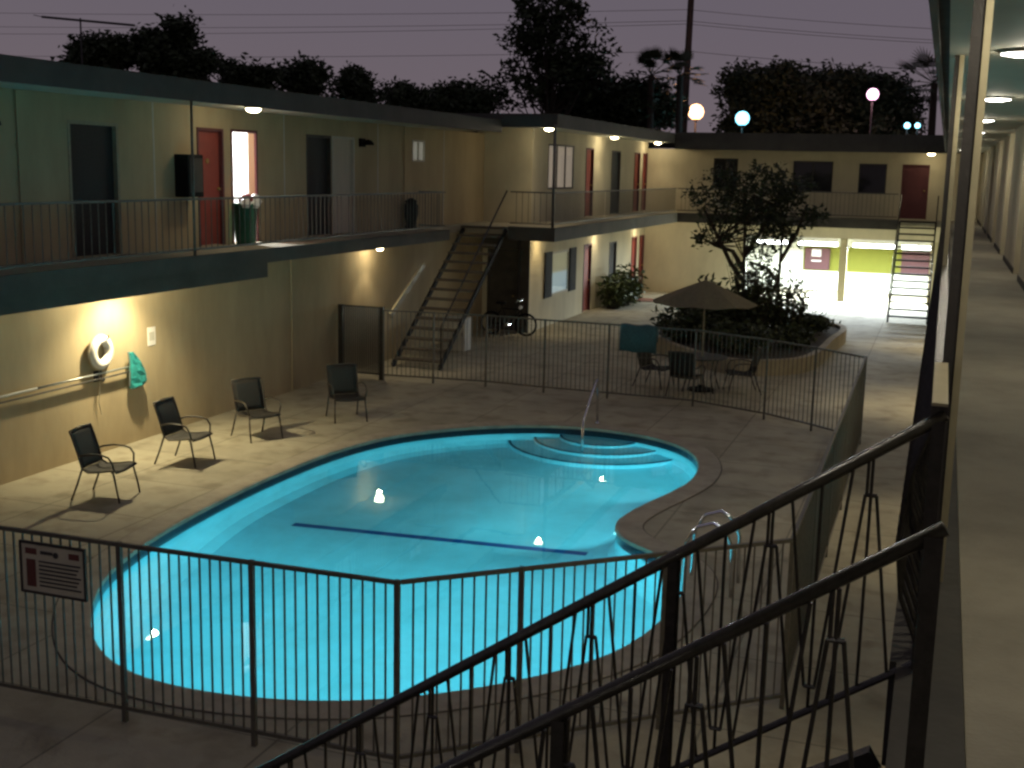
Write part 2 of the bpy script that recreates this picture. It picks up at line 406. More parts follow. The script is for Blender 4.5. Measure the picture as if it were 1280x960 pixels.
# ladder-like grab rails by the deep end and the handrail by the steps
t = thing('pool_grab_rail', (-1.98, 12.7, 0), 'chrome pool ladder rails at the deep end beside the near fence', 'pool ladder')
for dy in (-0.25, 0.25):
    m_ = MB(); m_.tube([(-1.85, 12.7+dy, 0.0), (-1.86, 12.7+dy, 0.55), (-1.93, 12.7+dy, 0.72), (-2.08, 12.7+dy, 0.80), (-2.25, 12.7+dy, 0.74), (-2.36, 12.7+dy, 0.55), (-2.40, 12.7+dy, -0.6)], 0.022, 10)
    m_.build('rail', M['chrome'], t, smooth=True)
for z in (-0.3, -0.55):
    MB().box(-2.45, -2.36, 12.46, 12.94, z-0.02, z).build('tread', M['white'], t)
t = thing('pool_handrail', (-5.5, 19.7, 0), 'single chrome handrail curving down over the curved pool steps', 'handrail')
MB().tube([(-5.62, 20.55, 0), (-5.62, 20.5, 0.62), (-5.6, 20.42, 0.80), (-5.56, 20.2, 0.86), (-5.5, 19.6, 0.62), (-5.45, 19.05, 0.34), (-5.44, 18.98, 0.1), (-5.44, 18.98, -0.45)], 0.024, 10).build('rail', M['chrome'], t, smooth=True)
MB().lathe([(0.05,0.0),(0.05,0.012),(0.03,0.03)], (-5.62, 20.55, 0)).build('base_plate', M['chrome'], t)

# ================================================================ BUILDINGS
def ceiling_lamp(loc, label, watts, col=(1.0, 0.83, 0.54), m='lampwarm', group='ceiling lamps under the eaves and walkways', r=0.13, down=0.10, drop=0.09, cone=100):
    x, y, z = loc
    t = thing('ceiling_lamp', loc, label, 'lamp', group)
    MB().lathe([(r*1.08, -0.025), (r*1.08, 0.0)], loc, 18).build('base', M['offwhite'], t)
    MB().lathe([(0.02, -drop), (r*0.6, -drop*0.93), (r*0.92, -drop*0.6), (r, -0.03), (r, -0.026)], loc, 18).build('lens', M[m], t, smooth=True)
    lamp('lamp_light', (x, y, z-drop-0.03), col, watts*0.45, t, 0.05)
    lamp('lamp_beam', (x, y, z-drop-0.02), col, watts*0.95, t, 0.06, spot=cone, aim=(0, 0, -1))
    return t
def door(parent, axis, pos, u0, u1, z0, z1, m, inset=0.06, knob=True, frame='trimdk', label=None, sgn=1):
    """door leaf set back in its opening on plane axis = pos; sgn is the side that looks out"""
    fw = 0.05; mb = MB(); d = -sgn
    def bx(mb_, ua, ub, da, db, za, zb):
        if axis == 'x': mb_.box(pos + d*da, pos + d*db, ua, ub, za, zb)
        else: mb_.box(ua, ub, pos + d*da, pos + d*db, za, zb)
    bx(mb, u0+fw, u1-fw, inset, inset+0.04, z0+0.01, z1-fw)
    o = mb.build('door', M[m], parent)
    fr = MB(); bx(fr, u0, u0+fw, -0.015, 0.12, z0, z1); bx(fr, u1-fw, u1, -0.015, 0.12, z0, z1); bx(fr, u0+fw, u1-fw, -0.015, 0.12, z1-fw, z1)
    fr.build('frame', M[frame], o)
    if knob:
        k = MB(); ku = u1 - fw - 0.08; c = pos + d*(inset-0.04)
        p = (c, ku, z0+0.98) if axis == 'x' else (ku, c, z0+0.98)
        k.lathe([(0.001,-0.032),(0.022,-0.022),(0.032,0),(0.022,0.022),(0.001,0.032)], p, 12); k.build('handle', M['brass'], o, smooth=True)
    if label: o['label'] = label
    return o
def window(parent, axis, pos, u0, u1, z0, z1, inner, panes=2, frame='offwhite', sgn=1, emit=None, backm=None):
    d = -sgn; fw = 0.045
    def bx(mb_, ua, ub, da, db, za, zb):
        if axis == 'x': mb_.box(pos + d*da, pos + d*db, ua, ub, za, zb)
        else: mb_.box(ua, ub, pos + d*da, pos + d*db, za, zb)
    gl = MB(); c_ = pos + d*0.014
    qs = [(u0+fw,z0+fw),(u1-fw,z0+fw),(u1-fw,z1-fw),(u0+fw,z1-fw)]
    gl.add([(c_,u,z) if axis == 'x' else (u,c_,z) for u, z in qs], [(0,1,2,3) if sgn*(1 if axis == 'x' else -1) > 0 else (3,2,1,0)])
    w = gl.build('window', M['glass'], parent)
    fr = MB(); bx(fr, u0, u1, -0.012, 0.03, z0, z0+fw); bx(fr, u0, u1, -0.012, 0.03, z1-fw, z1)
    for i in range(panes+1):
        u = u0 + (u1-u0-fw)*i/panes; bx(fr, u, u+fw, -0.008, 0.028, z0+fw, z1-fw)
    fr.build('frame', M[frame], w)
    cu = MB(); bx(cu, u0, u1, 0.04, 0.06, z0, z1); cu.build('curtain', inner, w)
    return w
def railing(parent, name, p, q, ztop, zbot, style='plain', m='rail', step=0.125, pr=0.009, posts=None):
    """a straight railing bay as one part with its pieces as sub-parts: handrail, bottom rail, infill, posts"""
    p, q = Vector(p), Vector(q); L = (q-p).length; d = (q-p)/L
    tr = MB(); tr.bar((*p, ztop), (*q, ztop), 0.045, 0.035); o = tr.build(name, M[m], parent)
    br = MB(); br.bar((*p, zbot), (*q, zbot), 0.025, 0.03); br.build('bottom_rail', M[m], o)
    inf = MB(); k = int(L/step)
    for i in range(1, k):
        c = p + d*(L*i/k)
        inf.bar((*c, zbot), (*c, ztop-0.01), pr*2)
    if style == 'zigzag':
        for i in range(k):
            a = p + d*(L*i/k); b = p + d*(L*(i+1)/k)
            za, zb = (zbot, ztop) if i % 2 else (ztop, zbot)
            inf.bar((*a, za), (*b, zb), pr*1.7)
    inf.build('pickets', M[m], o)
    return o

# ---------------- left wing
LW = thing('apartment_building', (XL, 14, 0), 'left two-storey apartment wing of cream stucco with upper balcony and open lit doorway', 'building', 'wings of the apartment court')
up_holes = [(14.58,15.72,3.06,5.06), (17.82,18.62,3.06,5.08), (18.86,19.74,3.06,5.09), (21.58,22.60,3.06,5.09), (22.66,23.66,3.06,5.09), (26.68,27.42,4.62,5.13)]
w = MB(); wall(w, 'x', XL, -0.2, -2, 31.5, 0, 2.8); wall(w, 'x', XL, -0.2, -2, 31.5, 2.8, 5.44, up_holes)
w.build('wall', M['stucco'], LW)
rf = MB(); rf.box(-21.0, -10.82, -2, 29.3, 5.44, 5.70); ro = rf.build('roof', M['roof'], LW)
fs = MB(); fs.box(-10.82, -10.78, -2, 29.3, 5.40, 5.72); fs.build('fascia', M['fascia'], ro)
so = MB(); so.box(XL+0.002, -10.83, -2, 29.3, 5.43, 5.438); so.build('soffit', M['soffit'], ro)
sl = MB(); sl.box(XL+0.002, -10.95, -2, 26.2, 2.88, FL); sl.box(XL+0.002, -11.66, 26.2, 28.8, 2.88, FL)
so2 = sl.build('balcony_floor', M['walk'], LW)
eg = MB(); eg.box(-10.948, -10.90, -2, 26.2, 2.82, FL+0.012); eg.build('edge_board', M['edge'], so2)
bm_ = MB(); bm_.box(-11.06, -10.98, -2, 18.2, 2.56, 2.875); bm_.build('beam', M['edge'], so2)
for a, b in [(2.0,6.7),(6.7,11.4),(11.4,16.05),(16.05,21.1),(21.1,26.1)]:
    railing(LW, 'balcony_railing', (-10.99, a), (-10.99, b), 3.93, 3.15, 'plain', 'rail', 0.16, 0.006)
railing(LW, 'balcony_railing', (-11.66, 26.1), (-11.0, 26.1), 3.93, 3.15, 'plain', 'rail', 0.16, 0.006)
for yv in (2.0, 16.05):
    MB().tube([(-10.98, yv, FL), (-10.98, yv, 5.43)], 0.022, 10).build('post', M['rail'], LW, smooth=True)
door(LW, 'x', XL, 14.58, 15.72, 3.06, 5.06, 'dkdoor', knob=False, frame='palerail')
d1 = door(LW, 'x', XL, 17.82, 18.62, 3.06, 5.08, 'red', frame='maroon')
MB().tube([(XL-0.062, 18.2, 4.52), (XL-0.045, 18.2, 4.52)], 0.045, 12).build('number_plate', M['brass'], d1)
door(LW, 'x', XL, 21.58, 22.60, 3.06, 5.09, 'dkdoor', knob=False)
door(LW, 'x', XL, 22.66, 23.66, 3.06, 5.09, 'curtain', knob=False, frame='offwhite')
window(LW, 'x', XL, 26.68, 27.42, 4.62, 5.13, emat('lit_blind', (0.9, 0.85, 0.7), 0.12), 2)
# the lit room behind the open door
rm = MB(); x0, x1, y0, y1, z0, z1 = -14.4, XL-0.201, 17.9, 21.6, 3.03, 5.4
rm.add([(x0,y0,z0),(x1,y0,z0),(x1,y1,z0),(x0,y1,z0),(x0,y0,z1),(x1,y0,z1),(x1,y1,z1),(x0,y1,z1)], [(0,1,2,3),(4,7,6,5),(0,4,5,1),(2,6,7,3),(0,3,7,4)])
ro_ = rm.build('room', M['roomwall'], LW)
lamp('room_light', (-13.1, 19.9, 4.9), (0.95, 0.97, 1.0), 420, LW, 0.15)
of = MB(); of.box(XL-0.03, XL+0.015, 18.86, 18.91, 3.06, 5.09); of.box(XL-0.03, XL+0.015, 19.69, 19.74, 3.06, 5.09); of.box(XL-0.03, XL+0.015, 18.91, 19.69, 5.04, 5.09)
of.build('door_frame', M['maroon'], LW)
od = MB(); od.box(XL-0.98, XL-0.21, 18.80, 18.84, 3.07, 5.03); od.build('door', M['red'], LW)
for (y_, z0_, z1_) in ((20.9, 0.0, 2.84), (13.55, 3.06, 5.42), (26.2, 3.06, 5.42)):
    cd = MB(); cd.tube([(XL+0.02, y_, z0_), (XL+0.02, y_, z1_)], 0.014, 8)
    for zz in (z0_+0.5, z0_+1.6): cd.box(XL+0.001, XL+0.012, y_-0.04, y_+0.04, zz, zz+0.03)
    cd.build('conduit', M['stucco'], LW)
for y_ in (4.0, 8.0, 12.2, 16.6, 20.7, 24.8, 28.6):
    MB().box(XL+0.001, XL+0.006, y_, y_+0.035, 3.06, 5.42).build('panel_joint', M['offwhite'], LW)
# ---------------- middle wing with its landing and facade
FX = -10.7
MW = thing('apartment_building', (FX, 38, 0), 'middle apartment wing with curtained upper window, red doors and lit soffit lamps beyond the stairs', 'building', 'wings of the apartment court')
fu = [(32.9,35.4,3.95,5.22), (36.70,37.58,3.06,5.20), (39.8,40.95,3.06,5.18), (42.95,43.8,3.06,5.18), (44.25,44.95,3.06,5.18)]
fl_ = [(33.45,35.15,0.88,2.12), (36.80,37.68,0.02,2.18), (39.9,40.85,0.02,2.1), (43.0,43.8,0.02,2.14), (44.2,44.95,0.02,2.14)]
w = MB(); wall(w, 'x', FX, -0.2, 31.5, 45.0, 0, 2.8, fl_); wall(w, 'x', FX, -0.2, 31.5, 45.0, 2.8, 5.6, fu)
wall(w, 'y', 31.5, 0.2, XL-0.2, FX-0.2, 0, 5.6, [(-11.95,-11.05,0.02,2.3)])
w.build('wall', M['stucco_far'], MW)
rf = MB(); rf.box(-21.0, -9.35, 29.32, 56, 5.60, 5.86); ro = rf.build('roof', M['roof'], MW)
fs = MB(); fs.box(-9.35, -9.31, 29.28, 43.3, 5.54, 5.88); fs.box(-21, -9.35, 29.28, 29.32, 5.54, 5.88); fs.build('fascia', M['fascia'], ro)
so = MB(); so.box(FX+0.002, -9.36, 31.3, 44.9, 5.59, 5.598); so.box(XL+.01, -9.36, 29.33, 31.3, 5.59, 5.598); so.build('soffit', M['soffit'], ro)
sl = MB(); sl.box(XL+0.002, -9.2, 28.82, 31.49, 2.86, FL); sl.box(FX+0.002, -9.2, 31.49, 43.55, 2.86, FL); so2 = sl.build('balcony_floor', M['walk'], MW)
eg = MB(); eg.box(-9.198, -9.15, 28.8, 43.5, 2.72, FL+0.012); eg.box(-10.38, -9.198, 28.77, 28.818, 2.72, FL+0.012); eg.build('edge_board', M['edge'], so2)
railing(MW, 'balcony_railing', (-10.36, 28.86), (-9.24, 28.86), 3.93, 3.15, 'plain', 'rail', 0.14, 0.006)
for a, b in [(28.86,33.8),(33.8,38.7),(38.7,43.5)]:
    railing(MW, 'balcony_railing', (-9.24, a), (-9.24, b), 3.93, 3.15, 'plain', 'rail', 0.14, 0.006)
for yv in (28.9,):
    MB().tube([(-9.24, yv, FL), (-9.24, yv, 5.6)], 0.035, 10).build('post', M['rail'], MW, smooth=True)
cur = emat('lit_curtain', (0.85, 0.66, 0.50), 0.20)
window(MW, 'x', FX, 32.9, 35.4, 3.95, 5.22, cur, 3, 'trimdk')
door(MW, 'x', FX, 36.70, 37.58, 3.06, 5.20, 'red', frame='maroon'); door(MW, 'x', FX, 39.8, 40.95, 3.06, 5.18, 'dkdoor', knob=False)
door(MW, 'x', FX, 42.95, 43.8, 3.06, 5.18, 'red', frame='maroon'); door(MW, 'x', FX, 44.25, 44.95, 3.06, 5.18, 'red', frame='maroon')
wl = window(MW, 'x', FX, 33.45, 35.15, 0.88, 2.12, emat('lit_cream_blind', (0.75, 0.72, 0.45), 0.16), 1, 'offwhite')
bb = MB(); bb.box(FX-0.036, FX-0.03, 33.45, 35.15, 0.88, 1.5); bb.build('lower_blind', emat('lit_blue_blind', (0.5, 0.7, 0.8), 0.28), wl)
for a, b in ((32.75, 33.42), (35.18, 35.85)):
    sh = MB(); sh.box(FX+0.01, FX+0.05, a, b, 0.84, 2.16)
    for i in range(14): sh.box(FX+0.05, FX+0.062, a+0.06, b-0.06, 0.9+i*0.088, 0.95+i*0.088)
    sh.build('shutter', M['black'], MW)
door(MW, 'x', FX, 36.80, 37.68, 0.02, 2.18, 'red', frame='maroon'); door(MW, 'x', FX, 39.9, 40.85, 0.02, 2.1, 'dkdoor', knob=False)
door(MW, 'x', FX, 43.0, 43.8, 0.02, 2.14, 'red', frame='maroon'); door(MW, 'x', FX, 44.2, 44.95, 0.02, 2.14, 'red', frame='maroon')
door(MW, 'y', 31.5, -11.95, -11.05, 0.02, 2.3, 'dkbrown', sgn=-1, frame='dkbrown')
MB().box(-11.04, FX-0.002, 31.47, 31.498, 0.0, 2.85).build('shade_panel', M['dkbrown'], MW); MB().box(XL+0.002, -11.04, 31.47, 31.498, 2.31, 2.85).build('shade_panel', M['dkbrown'], MW)  # dark panels put the deep shade of the recess into the wall colour
MB().tube([(-11.0, 31.44, 0), (-11.0, 31.44, 2.86)], 0.04, 8).build('downpipe', M['trimdk'], MW)

# ---------------- far wing over the carport
FW = thing('apartment_building', (-5, 45, 0), 'far apartment wing over the open carport, with a dark red door at its right end', 'building', 'wings of the apartment court')
fh = [(-8.2,-7.3,3.95,5.05), (-5.3,-3.9,3.9,5.0), (-3.0,-2.05,3.9,4.95), (-1.53,-0.62,3.06,4.95)]
w = MB(); wall(w, 'y', 45.0, 0.2, FX, 1.2, 2.72, 5.36, fh)
wall(w, 'y', 45.0, 0.2, FX, -7.2, 0, 2.72); w.box(-7.2, 1.2, 45.0, 45.2, 2.28, 2.72)
w.build('wall', M['stucco_far'], FW)
rf = MB(); rf.box(-9.35, -0.14, 43.36, 56, 5.36, 5.90); ro = rf.build('roof', M['roof'], FW)
fs = MB(); fs.box(-9.31, -0.14, 43.32, 43.36, 5.32, 5.92); fs.build('fascia', M['fascia'], ro)
so = MB(); so.box(-9.34, -0.14, 43.37, 44.99, 5.35, 5.358); so.build('soffit', M['soffit'], ro)
sl = MB(); sl.box(FX+0.002, -0.1, 43.56, 44.998, 2.86, FL); so2 = sl.build('balcony_floor', M['walk'], FW)
eg = MB(); eg.box(-9.15, -1.5, 43.51, 43.558, 2.72, FL+0.012); eg.build('edge_board', M['edge'], so2)
for a, b in [(-9.2,-6.7),(-6.7,-4.2),(-4.2,-1.55)]:
    railing(FW, 'balcony_railing', (a, 43.6), (b, 43.6), 3.93, 3.15, 'plain', 'rail', 0.14, 0.006)
dark_in = M['dkdoor']
window(FW, 'y', 45.0, -8.2, -7.3, 3.95, 5.05, dark_in, 2, 'trimdk', -1); window(FW, 'y', 45.0, -5.3, -3.9, 3.9, 5.0, dark_in, 2, 'trimdk', -1); window(FW, 'y', 45.0, -3.0, -2.05, 3.9, 4.95, dark_in, 1, 'trimdk', -1)
door(FW, 'y', 45.0, -1.53, -0.62, 3.06, 4.95, 'maroon', sgn=-1, frame='maroon')
gw = MB(); gw.box(-7.4, 1.2, 49.3, 49.5, 0, 0.76); gw.box(-7.4, 1.2, 49.3, 49.5, 1.75, 2.28); gw.box(-7.4, -5.2, 49.3, 49.5, 0.76, 1.75)
gw.box(-7.4, -7.2, 45.2, 49.3, 0, 2.28); gw.box(-7.4, 1.2, 45.2, 49.5, 2.28, 2.40); gw.box(1.0, 1.2, 45.2, 49.3, 0, 2.28)
go = gw.build('carport_wall', M['garage'], FW)
gb = MB(); gb.box(-5.2, 1.0, 49.302, 49.5, 0.76, 1.75); gb.build('green_band', M['green'], go)
for cx in (-7.08, -3.34, -0.25):
    MB().box(cx-0.13, cx+0.13, 45.02, 45.19, 0, 2.28).build('column', M['cream_paint'], FW)
gf = MB(); gf.box(-7.2, 1.0, 45.2, 49.3, 0.003, 0.006); struct(gf.build('carport_floor', M['walk']))
t = thing('notice_cabinet', (-4.65, 49.2, 0.8), 'maroon notice cabinet with white paper on the carport back wall', 'cabinet')
MB().box(-5.12, -4.16, 49.14, 49.299, 0.82, 1.66).build('body', M['maroon_dark'], t)
MB().box(-4.86, -4.50, 49.128, 49.139, 1.34, 1.62).build('paper', M['white'], t); MB().box(-4.86, -4.48, 49.128, 49.139, 1.14, 1.19).build('label_strip', M['white'], t)
t = thing('wall_panel', (-0.9, 49.2, 0.8), 'plain maroon panel on the carport back wall behind the far stairs', 'panel')
MB().box(-1.45, -0.3, 49.2, 49.299, 0.76, 1.66).build('board', M['maroon_dark'], t); MB().box(-1.47, -0.28, 49.19, 49.2, 1.66, 1.70).build('trim', M['trimdk'], t)
for x0, x1, lb in ((-6.7,-5.4,'leftmost fluorescent tube light behind the planter tree in the carport'), (-5.05,-3.6,'fluorescent tube light left of the carport column'), (-3.1,-1.6,'fluorescent tube light right of the carport column'), (-1.4,-0.1,'fluorescent tube light behind the far stairs')):
    t = thing('fluorescent_light', ((x0+x1)/2, 45.75, 2.27), lb, 'lamp', 'fluorescent lights in the carport')
    MB().box(x0, x1, 45.68, 45.82, 2.12, 2.27).build('housing', M['white'], t)
    MB().tube([(x0+0.03, 45.75, 2.02), (x1-0.03, 45.75, 2.02)], 0.065, 10).build('tube', M['tube'], t, smooth=True)
    L = bpy.data.lights.new('tube_light', 'AREA'); L.shape = 'RECTANGLE'; L.size = x1-x0; L.size_y = 0.25; L.energy = 640; L.color = (0.84, 0.95, 1.0)
    o = bpy.data.objects.new('tube_light', L); C.objects.link(o); o.parent = t; o.location = (0, 0, -0.34); o.rotation_euler = (-0.08, 0, 0)

# ---------------- right wing: upper walkway the camera stands on
RX = 1.08
RW = thing('apartment_building', (RX, 20, 0), 'right apartment wing seen from its own upper walkway, with lit door recesses', 'building', 'wings of the apartment court')
w = MB()
# wall set back between piers; each recess holds a dark door and a window
RC = RX + 0.17; piers = [-4.0, -1.6, 0.2, 3.4, 5.2, 8.6, 10.4, 13.8, 15.6, 19.0, 20.4, 23.9, 25.6, 28.6, 30.4, 33.4, 35.0, 38.4, 40.2, 45.0]
bays = [(piers[k], piers[k+1]) for k in range(1, len(piers)-1, 2)]
rh = []; feats = []
for a, b in bays:
    feats.append(('door', a+0.12, a+1.02)); feats.append(('win', a+1.35, b-0.25))
for k, a, b in feats: rh.append((a, b, 3.06, 5.12) if k == 'door' else (a, b, 3.75, 5.1))
wall(w, 'x', RC, 0.2, -4, 45, 2.8, 5.40, rh); wall(w, 'x', RX, 0.2, -4, 45, 0, 2.8)
wall(w, 'y', 45.0, 0.2, 1.2, RX+0.4, 0, 5.4)
w.build('wall', M['stucco_far'], RW)
for k, a, b in feats:
    if k == 'door': door(RW, 'x', RC, a, b, 3.06, 5.12, 'dkdoor', inset=0.08, sgn=-1, frame='maroon')
    else: window(RW, 'x', RC, a, b, 3.75, 5.1, M['dkdoor'], 2, 'trimdk', -1)
for k in range(0, len(piers), 2):
    MB().box(RX, RC-0.001, piers[k], piers[k+1], FL+0.001, 5.389).build('pier', M['stucco_far'], RW)
sl = MB(); sl.box(0.16, RC-0.002, -4, 44.9, 2.85, FL); so2 = sl.build('walkway_floor', M['walk'], RW)
cb = MB(); cb.box(-0.03, 0.157, -4, 2.36, 2.72, FL+0.01); cb.box(-0.03, 0.157, 2.36, 3.62, 2.72, FL+0.01); cb.box(-0.05, 0.157, 3.62, 43.5, 2.72, FL+0.01); cb.build('edge_beam', M['edge'], so2)
for k in range(0, len(piers), 2): MB().box(RX-0.015, RX-0.001, piers[k], piers[k+1], FL+0.002, FL+0.09).build('skirting', M['trimdk'], RW)
rf = MB(); rf.box(-0.12, 10, -4, 56, 5.40, 5.70); ro = rf.build('roof', M['roof'], RW)
so = MB(); so.box(-0.06, RC-0.002, -4, 44.95, 5.39, 5.398); so.build('soffit', M['soffit'], ro)
fs = MB(); fs.box(-0.16, -0.12, -4, 43.3, 5.36, 5.74); fs.build('fascia', M['fascia'], ro)
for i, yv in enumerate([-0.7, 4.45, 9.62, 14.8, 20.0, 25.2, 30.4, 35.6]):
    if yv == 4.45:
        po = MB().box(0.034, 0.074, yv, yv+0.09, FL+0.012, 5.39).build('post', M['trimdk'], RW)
        MB().box(0.0745, 0.098, yv-0.006, yv+0.096, FL+0.011, 5.389).build('lit_edge_strip', M['cream_paint'], po)  # cream colour stands for the lamp-lit side, the dark box for the shaded one
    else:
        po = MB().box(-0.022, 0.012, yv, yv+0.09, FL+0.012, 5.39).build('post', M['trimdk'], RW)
        MB().box(0.0125, 0.045, yv-0.006, yv+0.096, FL+0.011, 5.389).build('lit_edge_strip', M['cream_paint'], po)  # lamplight on the post painted as a pale strip
ys = [3.6, 9.6, 14.8, 20.0, 25.2, 30.4, 36.0, 43.0]
for a, b in zip(ys, ys[1:]):
    ra = railing(RW, 'walkway_railing', (0.03, a), (0.03, b), 3.84, 3.10, 'zigzag', 'iron', 0.14, 0.007)
    sc_m = MB(); k = int((b-a)/0.14)
    for i in range(k):      # bowed bars that belly out over the courtyard
        y_ = a + 0.07 + 0.14*i
        sc_m.tube([(0.02, y_, 3.80), (-0.035, y_, 3.62), (-0.055, y_, 3.42), (-0.035, y_, 3.25), (0.02, y_, 3.11)], 0.008, 5)
    sc_m.build('bowed_bars', M['iron'], ra)
    lb = MB(); lb.bar((-0.05, a, 3.42), (-0.05, b, 3.42), 0.014, 0.02); lb.build('middle_rail', M['iron'], ra)
cap = MB(); cap.box(0.008, 0.052, 3.58, 4.40, 3.859, 3.868); cap.build('rail_cap', M['cream_paint'], RW)
lw2 = MB(); lw2.box(1.0, 1.06, -4, 45, 0.0, 0.09); lw2.build('plinth', M['trimdk'], RW)

# ---------------- lamps
ceiling_lamp((-11.12, 18.05, 5.43), 'lit soffit lamp above the red door beside the open lit doorway', 15)
ceiling_lamp((-11.45, 15.35, 2.87), 'lit lamp under the left balcony above the life ring, hidden by the beam', 270, (1.0, 0.85, 0.52), cone=128)
ceiling_lamp((-11.72, 24.15, 2.87), 'lit lamp under the balcony beside the stair foot', 26, drop=0.22, r=0.11, cone=88)
ceiling_lamp((-10.0, 30.75, 5.59), 'lit soffit lamp at the corner of the upper landing', 26)
ceiling_lamp((-10.15, 38.0, 5.59), 'lit soffit lamp between the upper red door and the dark door', 32)
ceiling_lamp((-10.15, 44.2, 5.59), 'lit soffit lamp at the inner corner of the upper balcony', 28)
ceiling_lamp((-10.35, 32.05, 2.855), 'lit lamp under the middle balcony at the wall corner', 22, (1.0, 0.74, 0.36))
ceiling_lamp((-10.35, 37.95, 2.855), 'lit lamp under the middle balcony beside the lower red door', 36)
ceiling_lamp((-10.35, 43.4, 2.855), 'lit lamp at the inner corner under the middle balcony', 34)
ceiling_lamp((-0.6, 44.3, 5.345), 'lit lamp above the dark red door of the far wing', 7)
names = ['behind the viewer', 'nearest the viewer', 'second along', 'third along', 'fourth along', 'fifth along', 'sixth along', 'last, at the far end']
for nm, yv in zip(names, [-1.1, 4.1, 9.31, 14.51, 19.71, 24.9, 30.1, 40.0]):
    ceiling_lamp((0.43, yv, 5.389), 'round ceiling lamp of the right upper walkway, ' + nm, 17 if yv < 30 else 9, (1.0, 0.90, 0.70), 'lampcool', 'ceiling lamps of the right upper walkway', r=0.15, drop=0.045, cone=155)
for nm, yv in zip(['near the stair', 'beside the side fence', 'near the planter', 'near the far stairs'], [7.0, 15.5, 25.0, 34.0]):
    ceiling_lamp((0.5, yv, 2.845), 'lamp under the right walkway ' + nm, 55 if yv < 20 else 110, (1.0, 0.83, 0.54), 'lampwarm', 'lamps under the right walkway')

# ================================================================ STAIRS
def stair(name, label, origin, ax, run, rise, width, n, mt, mr, tread_th=0.05, stringer=True):
    """open-riser flight: starts at origin (low left corner), climbs along unit vector ax, width to its right"""
    o = Vector(origin); a = Vector((ax[0], ax[1], 0)); s = Vector((a.y, -a.x, 0))
    t = thing(name, origin, label, 'stairs')
    for i in range(n):
        z = rise*(i+1)/n; d0 = run*i/n; mb = MB()
        c = o + a*(d0 + run/n*0.55) + s*(width/2) + Vector((0,0,z - tread_th/2))
        mb.bar(c - s*(width/2-0.03), c + s*(width/2-0.03), run/n*0.72, tread_th); mb.build('tread', M[mt], t)
    for e in ((0.015, width-0.015) if stringer else ()):
        mb = MB(); p = o + s*e + Vector((0,0,0.02)); q = p + a*run + Vector((0,0,rise-0.10))
        mb.bar(p - Vector((0,0,0.0)), q, 0.05, 0.12); mb.build('stringer', M[mr], t)
    return t
# left stairs to the landing
sx = stair('staircase', 'dark open-riser stairs climbing away beside the left wall to the landing', (-11.6, 24.55, 0), (0, 1), 4.22, 3.05, 1.18, 15, 'treadwood', 'black', 0.055)
hr = MB(); hr.bar((-11.62, 24.5, 1.16), (-11.62, 26.35, 2.22), 0.035, 0.15); hr.build('handrail', M['cream_paint'], sx)
hr = MB(); hr.tube([(-10.42, 24.6, 0.05), (-10.42, 24.6, 0.98), (-10.42, 28.75, 3.95)], 0.022, 8); hr.build('right_handrail', M['iron'], sx)
t = thing('utility_box', (-11.1, 27.6, 0), 'pale metal utility box standing under the left stairs', 'utility box')
MB().box(-11.5, -10.92, 27.3, 27.7, 0.02, 0.84).build('body', M['offwhite'], t, bevel=0.01); MB().box(-11.47, -10.95, 27.285, 27.299, 0.06, 0.80).build('door', M['offwhite'], t); MB().box(-11.0, -10.97, 27.27, 27.284, 0.4, 0.5).build('handle', M['trimdk'], t)
# far stairs
sf = stair('staircase', 'open-riser stairs in front of the bright carport at the far right', (-1.45, 39.4, 0), (0, 1), 4.15, 3.05, 1.2, 15, 'black', 'black', 0.05)
for x in (-1.45, -0.25):
    MB().tube([(x, 39.4, 0), (x, 39.4, 0.95), (x, 43.5, 3.9)], 0.022, 8).build('handrail', M['iron'], sf)
